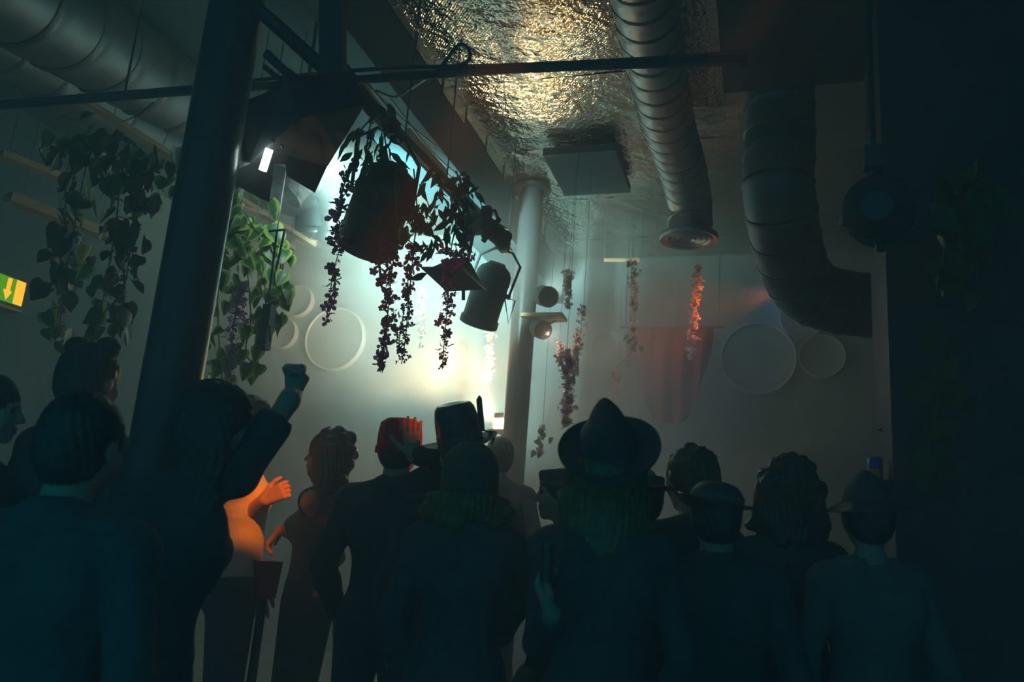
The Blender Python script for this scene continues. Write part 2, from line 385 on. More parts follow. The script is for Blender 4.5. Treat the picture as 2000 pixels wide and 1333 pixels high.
# left bay battens
def batten(a, b, w, lab):
    t = thing('wooden_batten', lab, 'batten', a); kid(t, MB().bar(a, b, w, w * .55), 'board', M['wood'])
    for q in (.12, .88):
        p = a.lerp(b, q); kid(t, MB().tube([p, V((p.x, p.y, LZ + .01))], .003, 5), 'hang_wire', M['cable'])
    return t
batten(P(150, 188, 4.9), P(612, 480, 6.6), .06, 'long pale wooden batten passing behind the near column')
batten(P(515, 452, 5.9), P(572, 486, 6.25), .05, 'short wooden batten stub beside the hanging green leaves')
batten(P(0, 300, 5.4), P(130, 350, 5.8), .08, 'dim wooden batten high on the left wall side')
batten(P(15, 385, 5.6), P(215, 462, 6.2), .12, 'broad dim wooden board behind the left garlands')
batten(P(430, 392, 5.6), P(520, 420, 5.9), .04, 'cross batten holding the hanging green leaves')
cable('thin wire tying the long batten to the crossing bar', [PY(300, 200, 2.85), P(270, 225, 4), P(238, 238, 5.15)], .004)

# ------------------------------------------------------------------ theatre lamps
def knob(t, c, ax, r=.018):
    kid(t, MB().lathe([(0, -.01), (r, -.01), (r, .025), (r * .6, .03), (0, .03)], axis_mat(c, ax), 10), 'knob', M['black'], auto=40)
# the big flood with barn doors
t = thing('flood_lamp', 'big black flood lamp with open barn doors, glowing tube inside', 'lamp', P(580, 230, 3.2))
rear = [P(560, 152, 3.0), P(690, 140, 3.1), P(712, 206, 3.2), P(585, 232, 3.05)]
front = [P(470, 215, 3.10), P(690, 214, 3.40), P(640, 325, 3.50), P(486, 318, 3.14)]
kid(t, MB().hexa(front + rear), 'housing', M['black'])
kid(t, MB().slab([P(690, 214, 3.40), P(615, 377, 3.55), P(562, 345, 3.37), P(556, 300, 3.22)], .006), 'barn_door', M['black'])
kid(t, MB().slab([P(456, 206, 3.10), P(538, 296, 3.22), P(526, 396, 3.36), P(431, 347, 3.12)], .006), 'barn_door', M['blackgloss'])
kid(t, MB().slab([P(456, 206, 3.10), P(600, 150, 3.05), P(690, 214, 3.35), P(560, 250, 3.15)], .006), 'barn_door', M['black'])
kid(t, MB().tube([P(526, 292, 3.10), P(513, 333, 3.12)], .015, 10), 'lamp_tube', M['lamp_white'], True, label='glowing white lamp tube')
for (x, y) in ((534, 277), (552, 288), (577, 303)): kid(t, MB().lathe([(0, 0), (.006, 0), (.006, .012), (0, .014)], axis_mat(P(x, y, 3.0), (.3, -1, .3)), 8), 'rivet', M['steel'])
kid(t, MB().tube([P(500, 15, 3.1), P(568, 75, 3.15), P(660, 160, 3.15)], .028, 8), 'yoke_arm', M['black'])
kid(t, MB().tube([P(520, 104, 3.1), P(552, 135, 3.1), P(600, 170, 3.05)], .018, 8), 'yoke_handle', M['black'])
kid(t, MB().tube([P(516, 130, 3.1), P(550, 158, 3.08)], .010, 8), 'tilt_lever', M['black'])
kid(t, MB().bar(P(650, -40, 3.1), P(650, 160, 3.15), .09, .06), 'hanging_bracket', M['black'])
def par(name, label, A, B, r, m, yoke, hook):
    t = thing(name, label, 'lamp', (A + B) / 2); L = (B - A).length; m4 = axis_mat(A, B - A); ax = (B - A).normalized()
    kid(t, MB().lathe([(0, 0), (r * .45, .0), (r * .5, L * .03), (r * .82, L * .09), (r * .98, L * .17), (r, L * .25), (r, L * .94)], m4, 32), 'body', m, auto=35)
    kid(t, MB().lathe([(r * .98, L * .90), (r * 1.10, L * .90), (r * 1.10, L), (r * .95, L), (r * .95, L * .96)], m4, 32), 'lens_ring', m, auto=35)
    kid(t, MB().lathe([(0, L * .93), (r * .6, L * .95), (r * .96, L * .95)], m4, 24), 'lens', M['blackgloss'], True)
    for q in (.3, .42): kid(t, MB().ring(A + (B - A) * q, ax, r * 1.01, .004, 28, 5), 'cooling_rib', m, True)
    side = ax.cross(R3 @ V((0, 0, 1))).normalized(); mid = A + (B - A) * .45
    for s in (-1, 1):
        knob(t, mid + side * s * (r + .005), side * s)
    a = mid + side * (r + .02); b = mid - side * (r + .02); up = (hook - mid)
    top = hook
    kid(t, MB().tube([a, a + up * .75, top + side * r * .5, top - side * r * .5, b + up * .75, b], .010, 6), 'yoke', m)
    kid(t, MB().box(tuple(hook + V((-.03, -.03, -.01))), tuple(hook + V((.03, .03, .07)))), 'hook_clamp', m)
    return t
t = par('stage_lamp', 'black stage lamp hanging among the flower garlands, pointing down', P(772, 325, 4.1), P(712, 482, 4.3), .150, M['black'], 1, P(765, 262, 4.1))
kid(t, MB().box(tuple(P(735, 500, 4.3) - V((.04, .03, .03))), tuple(P(735, 500, 4.3) + V((.04, .03, .03)))), 'filter_clip', M['black'])
t = par('stage_lamp', 'grey stage lamp veiled in smoke left of the far column', P(972, 514, 5.8), P(934, 634, 5.9), .128, M['black'], 1, P(985, 490, 5.8))
kid(t, MB().tube([P(992, 540, 5.8), P(986, 585, 5.8), P(993, 632, 5.8), P(1006, 588, 5.8), P(992, 583, 5.8)], .006, 6), 'safety_cable', M['cable'])
t = par('added_wash_lamp', 'added unseen lamp behind the big flood lamp, washing the back wall', P(590, 268, 4.0), P(601, 282, 4.22), .08, M['black'], 1, P(590, 240, 4.05))  # added fixture, hidden from view, to carry the cool wash
h = P(590, 240, 4.05); kid(t, MB().tube([h, V((h.x, h.y, LZ + .01))], .010, 6), 'drop_rod', M['black'])
# small hooded work lamp on a rod
t = thing('hooded_lamp', 'small black hooded lamp on a thin rod behind the crimson garland', 'lamp', P(890, 550, 5.2))
q = [P(822, 524, 5.0), P(905, 524, 5.1), P(950, 566, 5.35), P(872, 570, 5.25)]
cpt = P(905, 545, 5.2) + V((0, 0, .10)); top = [p.lerp(cpt, .72) + V((0, 0, .05)) for p in q]
kid(t, MB().slab([q[0], q[1], q[2], q[3]], .012), 'hood_plate', M['black'])
kid(t, MB().hexa([p.lerp(cpt, .25) for p in q] + top), 'housing', M['black'])
kid(t, MB().bar(q[1], q[2], .014), 'bright_edge', M['cable_pale'])
kid(t, MB().tube([P(925, 452, 5.2), P(908, 540, 5.2)], .012, 8), 'rod', M['black'])
kid(t, MB().tube([P(905, 568, 5.2), P(905, 587, 5.2)], .012, 8), 'tail_knob', M['black'])
kid(t, MB().box(tuple(P(930, 440, 5.2) - V((.055, .05, .05))), tuple(P(930, 440, 5.2) + V((.055, .05, .06)))), 'clamp_block', M['black'])
par('stage_lamp', 'short black lamp clamped to the pipe beside the hooded lamp', P(938, 432, 5.3), P(985, 470, 5.45), .062, M['black'], 1, P(950, 425, 5.3))
cable('black cable loop hanging from the short clamped lamp', [P(978, 440, 5.3), P(985, 450, 5.3), P(982, 466, 5.3), P(970, 472, 5.3), P(962, 462, 5.3), P(964, 445, 5.3)], .007)
# round lamp at the far right
t = par('stage_lamp', 'round black lamp below the black box at the upper right, seen end on', P(1712, 402, 2.80), P(1722, 418, 3.02), .115, M['blackgloss'], 1, P(1705, 325, 2.9))
kid(t, MB().tube([P(1642, 432, 2.9), P(1690, 438, 2.9)], .020, 8), 'side_handle', M['black'])
h = P(1705, 320, 2.9); kid(t, MB().tube([h, V((h.x, h.y, 3.87))], .012, 8), 'drop_rod', M['black'])
# lamp on a floor stand behind the crowd, facing us
lt = thing('stand_lamp', 'bright warm lamp on a stand beside the foot of the far column', 'lamp', (LAMP.x, LAMP.y + .12, 0))
kid(lt, MB().lathe([(0, -.10), (.05, -.10), (.075, -.04), (.08, .02), (.074, .02), (.07, -.03)], axis_mat(LAMP + V((.0, .11, 0)), (-.1, -1, .35)), 24), 'can', M['black'], auto=40)
kid(lt, MB().lathe([(0, 0.0), (.066, 0.0)], axis_mat(LAMP + V((.0, .09, -.008)), (-.1, -1, .35)), 24), 'lens', M['lamp_warm'], label='glowing lamp lens')
kid(lt, MB().tube([V((LAMP.x, LAMP.y + .16, 0.02)), V((LAMP.x, LAMP.y + .16, LAMP.z - .07))], .018, 10), 'pole', M['black'], True)
for k in range(3):
    a = k * 2.09 + .4; kid(lt, MB().tube([V((LAMP.x, LAMP.y + .16, .5)), V((LAMP.x + .4 * math.cos(a), LAMP.y + .16 + .4 * math.sin(a), .012))], .012, 6), 'leg', M['black'])
for (x, y, w) in ((972, 843, .085), (978, 812, .05)):
    c = P(x, y, 6.75); kid(lt, MB().slab([c + V((-w, 0, -.025)), c + V((w * .7, -.02, -.022)), c + V((w * .7, -.02, .02)), c + V((-w, 0, .018))], .006), 'barn_door', M['black'])
# orange lamp behind the bend of the thick duct
ot = thing('orange_lamp', 'orange lamp behind the bend of the thick duct', 'lamp', P(1545, 575, 6.3))
axo = P(530, 960, 3.6) - P(1512, 572, 6.3)
kid(ot, MB().lathe([(0, 0), (.06, 0), (.08, .05), (.085, .24), (.078, .24), (.07, .08)], axis_mat(P(1512, 572, 6.3) - axo.normalized() * .27, axo), 24), 'can', M['black'], auto=40)
h = P(1512, 572, 6.3) - axo.normalized() * .15
kid(ot, MB().tube([h, V((h.x, h.y, CZ + .02))], .010, 6), 'drop_rod', M['black'])
# slim black fixture hung on wires at the left
t = thing('hanging_light_strip', 'slim black fixture hanging on wires in front of the wall discs', 'lamp', P(515, 637, 4.0))
a = P(516, 590, 4.0); b = P(514, 684, 4.0)
kid(t, MB().box((b.x - .026, b.y - .02, b.z), (b.x + .022, b.y + .02, a.z)), 'case', M['black'])
kid(t, MB().box((b.x + .022, b.y - .02, b.z), (b.x + .027, b.y + .02, a.z)), 'edge_strip', M['white'])
kid(t, MB().bar(P(526, 636, 4.0), P(527, 668, 4.0), .006), 'latch', M['black'])
kid(t, MB().ring(P(523, 583, 4.0), R3 @ V((0, 0, 1)), .012, .003, 14, 5), 'ring', M['cable'])
for (x, y, x2, y2) in ((541, 452, 525, 580), (556, 449, 540, 525)):
    kid(t, MB().tube([P(x, y, 4.0), P(x2, y2, 4.0)], .006, 6), 'wire', M['cable'])
kid(t, MB().tube([P(525, 452, 4.0), P(556, 449, 4.0)], .006, 6), 'crossbar', M['cable'])
kid(t, MB().tube([P(541, 452, 4.0), V((P(541, 452, 4.0).x, P(541, 452, 4.0).y, LZ))], .003, 5), 'hang_wire', M['cable'])
# small lamps and shelf on the right side of the far column
for (x, y, r, lab) in ((1062, 578, .085, 'upper small black lamp on the smoke-side of the far column'), (1052, 642, .075, 'lower small black lamp on the smoke-side of the far column')):
    t = thing('column_lamp', lab, 'lamp', P(x, y, 6.6)); c = P(x, y, 6.6)
    kid(t, MB().lathe([(0, -.10), (r * .6, -.10), (r, -.02), (r, .12), (r * .9, .12), (r * .8, .04), (0, .03)], axis_mat(c, (.5, -.7, -.3)), 24), 'can', M['black'], auto=40)
    kid(t, MB().tube([c, V((P(1018, 760, 6.65).x + .02, P(1012, 760, 6.65).y, c.z))], .015, 8), 'bracket', M['black'])
a = P(1058, 617, 6.7); b = P(1106, 620, 6.7)
t = thing('column_shelf', 'narrow pale shelf sticking out right of the far column', 'shelf', a)
kid(t, MB().box((P(1020, 617, 6.7).x, a.y - .1, a.z - .03), (b.x, a.y + .1, a.z)), 'board', M['wood'])
kid(t, MB().tube([P(1030, 650, 6.7), b - V((.06, 0, .02))], .01, 6), 'brace', M['black'])

# ------------------------------------------------------------------ discs on the back wall
def disc(px, py, rpx, lab, m=None, tint=None):
    c = PY(px, py, YB - .012); d = (R3.transposed() @ (c - V((0, 0, CAMH)))).z * -1; r = rpx * d / 1600
    t = thing('wall_disc', lab, 'disc', c, 'round discs on the back wall'); m4 = axis_mat(c, (0, -1, 0))
    kid(t, MB().lathe([(0, .012), (r * .35, .010), (r * .62, .02), (r * .90, .040), (r * .97, .055)], m4, 48), 'dish', m or M['membrane'], True)
    kid(t, MB().lathe([(r * .95, .04), (r * .955, .062), (r * .98, .070), (r, .06), (r, -.011), (0, -.011)], m4, 48), 'rim', M['white'], auto=50)
for a in [(586, 590, 31, 'small white wall disc above the hanging black strip'), (555, 653, 31, 'white wall disc half hidden by the hanging black strip'),
          (657, 664, 63, 'largest pale disc on the smoky wall left of the garlands'), (884, 690, 26, 'faint disc behind the crimson garland'),
          (1190, 686, 37, 'blurred disc on the wall above the big fedora'), (1481, 702, 71, 'big dim disc left of two smaller ones near the duct bend'),
          (1605, 698, 43, 'small dim disc at the far right of the wall'), (1566, 622, 42, 'disc partly hidden by the duct bend')]: disc(*a)
# exit sign
c = PX(2, 576, XL + .01); t = thing('exit_sign', 'lit green and yellow exit sign with a down arrow on the left wall', 'sign', c)
a = PX(47, 576, XL + .06); zt = PX(45, 551, XL + .06).z; zb = PX(45, 601, XL + .06).z; y1 = a.y; y0 = PX(-70, 576, XL + .06).y
kid(t, MB().box((XL, y0, zb - .02), (XL + .058, y1 + .015, zt + .02)), 'case', M['black'])
kid(t, MB().box((XL + .058, y0 + .01, zb), (XL + .064, y1 - .008, zt)), 'face', M['exit_green'], label='glowing green face')
yb0 = PX(27, 576, XL + .06).y
kid(t, MB().box((XL + .064, yb0, zb + .003), (XL + .068, y1 - .008, zt - .003)), 'door_symbol', M['exit_yellow'], label='yellow door symbol')
X = XL + .068; ya = PX(12, 576, XL + .06).y; hh = zt - zb; w = (yb0 - PX(3, 576, XL + .06).y) * .38
def pl2(pts): return MB().add([(X, y, z) for y, z in pts] + [(X - .005, y, z) for y, z in pts], [tuple(range(len(pts)))[::-1], tuple(range(len(pts), 2 * len(pts)))] + [(i, (i + 1) % len(pts), (i + 1) % len(pts) + len(pts), i + len(pts)) for i in range(len(pts))])
kid(t, pl2([(ya - w * .38, zt - hh * .06), (ya - w * .38, zb + hh * .45), (ya - w, zb + hh * .45), (ya, zb + hh * .08), (ya + w, zb + hh * .45), (ya + w * .45, zb + hh * .45), (ya + w * .55, zt - hh * .04)]), 'arrow', M['exit_yellow'], label='yellow down arrow')
kid(t, MB().box((XL, PX(-70, 606, XL + .1).y, zb - .065), (XL + .12, PX(40, 606, XL + .1).y, zb - .04)), 'ledge', M['wood'])

# black pier closing the right of the picture
pr = P(1744, 900, 3.3)
struct('wall_pier', MB().box((pr.x, pr.y, 0), (pr.x + 1.5, pr.y + .5, 3.85)), M['black'])
sh = thing('pier_shelf', 'black shelf on the side of the dark pier holding a blue can', 'shelf', (pr.x, pr.y + .2, P(1725, 941, 3.4).z))
zs = P(1725, 941, 3.4).z
kid(sh, MB().box((pr.x - .10, pr.y + .02, zs - .02), (pr.x, pr.y + .3, zs)), 'board', M['black'])
kid(sh, MB().box((pr.x - .02, pr.y + .05, zs - .10), (pr.x, pr.y + .08, zs - .02)), 'bracket', M['black'])
cc = V((pr.x - .05, pr.y + .14, zs)); can = thing('drink_can', 'small blue can with an orange label on the pier shelf', 'can', cc)
kid(can, MB().lathe([(0, 0), (.026, 0), (.03, .008), (.03, .09), (.024, .1), (0, .1)], Matrix.Translation(cc), 20), 'body', M['blue_glass'], auto=40)
kid(can, MB().lathe([(.0305, .015), (.0308, .045), (.0305, .05)], Matrix.Translation(cc), 20), 'label_band', M['orange_enamel'], True, label='orange band')
q = [P(1712, 840, 3.6), P(1746, 828, 3.6), P(1746, 852, 3.6)]
tag(MB().add(q + [p + V((0, .004, 0)) for p in q], [(0, 1, 2), (5, 4, 3), (0, 3, 4, 1), (1, 4, 5, 2), (2, 5, 3, 0)]).build('pennant', M['pale_cloth']), 'small pale triangular pennant at the edge of the dark pier', 'pennant')
# red drape in the smoke
a = PY(1235, 560, 7.7); b = PY(1395, 560, 7.7); zb = PY(1310, 832, 7.7).z; zt = PY(1310, 640, 7.7).z
vs = []; fs = []; nx, nz = 40, 16
for i in range(nx + 1):
    for k in range(nz + 1):
        u, w = i / nx, k / nz; pinch = 1 - .22 * (1 - w) ** 2 * 0 - .18 * w * w
        x = a.x + (b.x - a.x) * (.5 + (u - .5) * pinch)
        rd = math.sqrt(max(0, 1 - (2 * u - 1) ** 2 * .8))
        vs.append((x, 7.7 + .07 * math.sin(u * 26 + .8 * math.sin(w * 3)) * (.4 + .6 * w), zt + (zb - zt) * w * rd + .03 * math.sin(u * 15) * w))
for i in range(nx):
    for k in range(nz): q = i * (nz + 1) + k; fs.append((q, q + 1, q + nz + 2, q + nz + 1))
t = thing('red_drape', 'gathered red fabric hanging in the haze right of the big fedora', 'drape', (a.x, 7.7, zt))
o = kid(t, MB().add(vs, fs), 'cloth', M['red_fabric'], True); sm = o.modifiers.new('thick', 'SOLIDIFY'); sm.thickness = .006
kid(t, MB().tube([V((a.x - .1, 7.7, zt)), V((b.x + .1, 7.7, zt))], .012, 8), 'rail', M['black'])
for x in (a.x - .05, b.x + .05): kid(t, MB().tube([V((x, 7.7, zt)), V((x, 7.7, CZ + .02))], .005, 5), 'hang_wire', M['cable'])
a = PY(1180, 508, 7.0); b = PY(1250, 508, 7.0)
t = thing('hanging_rail', 'short pale rail in the smoke holding thin garlands', 'rail', a)
kid(t, MB().tube([a, b], .02, 8), 'rod', M['wood'])
for q in (a, b): kid(t, MB().tube([q, V((q.x, q.y, CZ + .02))], .004, 5), 'hang_wire', M['cable'])
# ------------------------------------------------------------------ leaves, blossoms and garlands
def uv_mesh(name, v, f, uvs, m):
    me = bpy.data.meshes.new(name); me.from_pydata(v, [], f); me.materials.append(m)
    ul = me.uv_layers.new(name='UVMap')
    for l in me.loops: ul.data[l.index].uv = uvs[l.vertex_index]
    me.polygons.foreach_set('use_smooth', [True] * len(me.polygons)); me.update(); return me
def leaf_mesh(name, m, kind, curl):
    """hangs along -Z from the origin, 1 long, faces -Y"""
    rows = {'heart': [(-.02, .02), (-.10, .30), (.10, .44), (.35, .43), (.65, .27), (.88, .10), (1.0, .01)],
            'lance': [(0, .015), (.15, .10), (.38, .185), (.62, .15), (.84, .07), (1.0, .008)]}[kind]
    v = []; f = []; uv = []
    for i, (t, w) in enumerate(rows):
        bend = curl * t * t
        for s in (-1, 0, 1):
            tt = t if s else (max(t, 0.0) if kind == 'lance' or i else .06)
            v.append((s * w, -bend - (abs(s) * w * .32) + .03 * math.sin(i * 1.7) * abs(s), -tt)); uv.append((abs(s) * .95, t))
    for i in range(len(rows) - 1):
        a = i * 3; f += [(a, a + 1, a + 4, a + 3), (a + 1, a + 2, a + 5, a + 4)]
    return uv_mesh(name, v, f, uv, m)
def petal_mesh(name, m, np_, seed):
    r = random.Random(seed); v = []; f = []; uv = []
    for k in range(np_):
        a = 2 * math.pi * k / np_ + r.uniform(-.3, .3); L = r.uniform(.75, 1.1); tilt = r.uniform(-.5, .5)
        ca, sa = math.cos(a), math.sin(a); n = len(v)
        for (rad, w, z) in ((.05, .08, 0), (.5 * L, .36, .10 + tilt * .3), (.95 * L, .22, tilt * .7)):
            for s in (-1, 1):
                v.append((rad * ca - s * w * sa, rad * sa + s * w * ca, z + r.uniform(-.06, .06))); uv.append((rad, k))
        f += [(n, n + 1, n + 3, n + 2), (n + 2, n + 3, n + 5, n + 4)]
    n = len(v); v += [(0, 0, .25), (.1, 0, -.05), (-.05, .09, -.05), (-.05, -.09, -.05)]; uv += [(0, 0)] * 4
    f += [(n, n + 1, n + 2), (n, n + 2, n + 3), (n, n + 3, n + 1)]
    return uv_mesh(name, v, f, uv, m)
LEAF = {'pothos': [leaf_mesh('heart_leaf', M['pothos'], 'heart', c) for c in (.1, .3, -.15)],
        'lance': [leaf_mesh('lance_leaf', M['leaf_dark'], 'lance', c) for c in (.1, .35, -.1)],
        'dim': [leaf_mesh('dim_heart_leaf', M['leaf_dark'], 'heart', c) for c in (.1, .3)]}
BLO = {k: [petal_mesh('petals_' + k, M[k], n, s) for s, n in ((1, 4), (2, 5), (3, 3))] for k in ('petal_purple', 'petal_crimson', 'petal_lilac', 'petal_pink', 'petal_dim')}
def put(root, me, name, loc, rot, s):
    o = bpy.data.objects.new(name, me); COL.objects.link(o); o.parent = root
    o.location = V(loc) - root.location; o.rotation_euler = rot; o.scale = (s,) * 3; return o
def stem(root, pts, r=.004, name='stem'):
    return kid(root, MB().tube(spline(pts, max(8, len(pts) * 3)), r, 5), name, M['stem'], True)
def joined(root, name, items, m, kind='stuff'):
    mb = MB(); uvs = []
    for me, mt in items:
        mb.add([mt @ v.co for v in me.vertices], [tuple(p.vertices) for p in me.polygons])
        uu = {}
        for l in me.loops: uu[l.vertex_index] = tuple(me.uv_layers[0].data[l.index].uv)
        uvs += [uu.get(i, (0, 0)) for i in range(len(me.vertices))]
    me2 = uv_mesh(name, mb.v, mb.f, uvs, m); me2.transform(rootmat(root).inverted())
    o = link(name, me2, None, root); o['kind'] = kind; return o
def raceme(root, pts, n, s, cols, spread=1.0, taper=True, jit=.02):
    """one hanging flower string: single blossoms on short stalks along a stem"""
    path = spline(pts, 60); stem(root, pts, .0028, 'flower_stem')
    for i in range(n):
        t = (i + random.random() * .6) / n; p = path[min(60, int(t * 60))]
        k = (1.0 - .45 * t) if taper else 1
        off = V((random.gauss(0, jit), random.gauss(0, jit), random.uniform(-.01, .01))) * spread * k
        me = random.choice(BLO[random.choice(cols)])
        put(root, me, 'blossom', p + off, (random.uniform(0, 6.3), random.uniform(-1, 1), random.uniform(0, 6.3)), s * k * random.uniform(.8, 1.25))
def tuft(root, c, n, s, kind, rad, drop=.0, name='leaf'):
    for i in range(n):
        p = c + V((random.gauss(0, rad[0]), random.gauss(0, rad[0] * .7), random.gauss(0, rad[1])))
        put(root, random.choice(LEAF[kind]), name, p, (random.uniform(-.7, .7), random.uniform(-.9, .9), random.uniform(0, 6.3)), s * random.uniform(.75, 1.3))
def pts(px, d, d2=None):
    n = len(px); d2 = d if d2 is None else d2
    return [P(x, y, d + (d2 - d) * i / max(1, n - 1)) for i, (x, y) in enumerate(px)]

G = 'flower garlands hanging from the lighting pipe'
A = pts([(748, 210), (700, 262), (690, 322), (672, 362), (664, 400), (658, 440), (664, 478), (652, 530), (643, 585), (637, 636)], 3.9)
t = thing('flower_garland', 'dark purple flower garland hanging farthest left, with one lilac cluster', 'garland', A[0], G)
stem(t, A[:5]); raceme(t, A[2:], 62, .030, ['petal_purple'], 1, False, .017)
for (x, y) in ((655, 415), (668, 405), (650, 425), (662, 398)): put(t, random.choice(BLO['petal_lilac']), 'blossom', P(x, y, 3.85), (1, random.random() * 6, 1), .040)
A = pts([(735, 215), (722, 250), (715, 300), (710, 345)], 3.95)
t = thing('leaf_spray', 'dark spray of pointed leaves at the top of the pipe above the black stage lamp', 'foliage', A[0])
stem(t, A)
for (x, y, n, rx, rz) in ((735, 245, 16, .05, .05), (712, 300, 18, .05, .07), (748, 290, 16, .05, .06), (725, 360, 10, .04, .05), (765, 270, 10, .04, .04)):
    tuft(t, P(x, y, 3.95), n, .085, 'lance', (rx, rz))
stem(t, pts([(740, 215), (750, 260), (760, 330)], 3.95))
A = pts([(770, 330), (775, 420), (772, 470), (768, 510), (762, 565), (758, 610), (750, 670), (747, 728)], 4.0)
t = thing('flower_garland', 'dark flower garland in front of the black stage lamp, ending lowest', 'garland', A[0], G)
stem(t, A[:3]); raceme(t, A[2:], 58, .030, ['petal_purple'], 1, False, .017)
raceme(t, pts([(762, 440), (745, 480), (740, 520), (745, 560)], 4.0), 20, .026, ['petal_purple'], 1, False, .013)
A = pts([(808, 330), (815, 420), (808, 480), (803, 540), (797, 600), (792, 660), (784, 712)], 4.15)
t = thing('flower_garland', 'plum garland under the bright leafy tuft, second from the right', 'garland', A[0], G)
stem(t, A[:3]); raceme(t, A[2:], 66, .030, ['petal_purple', 'petal_crimson', 'petal_purple'], 1, True, .020)
raceme(t, pts([(790, 600), (782, 650), (777, 692)], 4.15), 14, .022, ['petal_purple'], 1, False, .010)
for (x, y, n, rx, rz) in ((818, 400, 30, .07, .06), (812, 450, 22, .06, .06), (833, 480, 8, .04, .04), (846, 360, 8, .04, .04)): tuft(t, P(x, y, 4.15), n, .088, 'lance', (rx, rz))
tuft(t, P(800, 430, 4.1), 6, .07, 'pothos', (.06, .05))
A = pts([(880, 350), (890, 430), (882, 480), (878, 540), (874, 600), (868, 660), (864, 722)], 4.3)
t = thing('flower_garland', 'crimson garland hanging farthest right, in front of the hooded lamp', 'garland', A[0], G)
stem(t, A[:3]); raceme(t, A[2:], 80, .031, ['petal_crimson', 'petal_crimson', 'petal_purple'], 1, True, .024)
for (x, y, n, rx, rz) in ((888, 390, 34, .07, .06), (900, 430, 20, .05, .06), (905, 370, 14, .06, .05), (868, 430, 10, .04, .05)): tuft(t, P(x, y, 4.3), n, .088, 'lance', (rx, rz))
A = pts([(905, 420), (908, 455), (904, 490), (912, 512)], 4.25)
t = thing('flower_garland', 'short garland stub right of the crimson garland', 'garland', A[0], G)
raceme(t, A, 22, .028, ['petal_purple', 'petal_crimson'], 1, False, .018)

# the green trailing plant right of the near column
c = P(455, 420, 4.6)
t = thing('trailing_plant', 'trailing green plant with pale leaf margins beside the near column', 'plant', c)
for px in ([(440, 400), (430, 500), (425, 600), (430, 690), (435, 745)], [(470, 410), (480, 500), (490, 620), (480, 690), (510, 722)], [(500, 430), (515, 520), (520, 600), (535, 640)], [(520, 440), (548, 480), (545, 560), (552, 590)], [(410, 400), (405, 500), (400, 620)]):
    A = pts(px, 4.6, 4.5); stem(t, A); path = spline(A, 40)
    for k in range(26):
        p = path[int((k + random.random()) / 26.001 * 40)] + V((random.gauss(0, .035), random.gauss(0, .05), random.gauss(0, .02)))
        put(t, random.choice(LEAF['pothos']), 'leaf', p, (random.uniform(-.6, .6), random.uniform(-.8, .8), random.gauss(.3, .8)), .088 * random.uniform(.7, 1.25))
for (x, y) in ((440, 400), (500, 430), (470, 405)):
    p = P(x, y, 4.6); kid(t, MB().tube([p, V((p.x, p.y, LZ + .01))], .004, 5), 'hang_cord', M['stem'])
tuft(t, P(455, 415, 4.6), 70, .098, 'pothos', (.13, .10))
tuft(t, P(430, 480, 4.6), 40, .095, 'pothos', (.09, .12))
for (x, y) in ((558, 500), (556, 545), (563, 580), (545, 628), (430, 725), (508, 724), (485, 722), (505, 690), (548, 628)):
    put(t, random.choice(LEAF['pothos']), 'leaf', P(x, y - 12, 4.5), (random.uniform(-.3, .3), random.uniform(-.5, .5), random.gauss(.3, .4)), .09)
G2 = 'flower garlands at the left wall bay'
for px, d, lab, col, n in (([(398, 470), (402, 520), (398, 580), (396, 640), (390, 715)], 4.4, 'mauve flower spike next to the near column edge', ['petal_lilac', 'petal_dim'], 120),
                           ([(470, 555), (462, 600), (455, 650), (452, 700), (446, 748)], 4.45, 'lilac flower spike hanging through the trailing green plant', ['petal_lilac'], 150)):
    A = pts(px, d); t = thing('flower_spike', lab, 'flower', A[0], G2); path = spline(A, 60); stem(t, [P(470, 420, 4.6)] + A if 0 else A)
    for k in range(n):
        q = random.random(); p = path[int(q * 60)] + V((random.gauss(0, .022), random.gauss(0, .02), random.uniform(-.012, .012))) * (1.2 - .7 * q)
        put(t, random.choice(BLO[random.choice(col)]), 'floret', p, (random.uniform(0, 6.3),) * 3, .020 * random.uniform(.8, 1.2))
# dim garlands left of the near column
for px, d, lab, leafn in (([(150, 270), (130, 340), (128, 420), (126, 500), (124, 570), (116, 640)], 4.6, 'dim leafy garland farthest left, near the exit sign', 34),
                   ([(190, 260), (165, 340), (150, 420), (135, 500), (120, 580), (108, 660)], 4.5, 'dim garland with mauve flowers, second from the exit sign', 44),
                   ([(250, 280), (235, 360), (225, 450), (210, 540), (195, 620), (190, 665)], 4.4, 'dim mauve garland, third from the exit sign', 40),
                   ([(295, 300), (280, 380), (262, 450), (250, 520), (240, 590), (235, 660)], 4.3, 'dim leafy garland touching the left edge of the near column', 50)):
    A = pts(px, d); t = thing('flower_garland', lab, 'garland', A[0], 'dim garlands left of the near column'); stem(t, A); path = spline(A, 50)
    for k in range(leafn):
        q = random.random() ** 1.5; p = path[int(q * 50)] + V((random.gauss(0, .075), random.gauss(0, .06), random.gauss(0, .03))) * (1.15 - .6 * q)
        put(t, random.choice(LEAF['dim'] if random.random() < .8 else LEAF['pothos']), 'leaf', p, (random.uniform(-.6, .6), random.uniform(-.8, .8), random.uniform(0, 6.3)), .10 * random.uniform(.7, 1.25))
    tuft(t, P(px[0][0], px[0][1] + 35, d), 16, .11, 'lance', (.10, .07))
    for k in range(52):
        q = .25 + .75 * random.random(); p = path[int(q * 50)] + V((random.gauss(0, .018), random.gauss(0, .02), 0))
        put(t, random.choice(BLO['petal_dim']), 'blossom', p, (random.uniform(0, 6.3),) * 3, .024 * random.uniform(.7, 1.2))
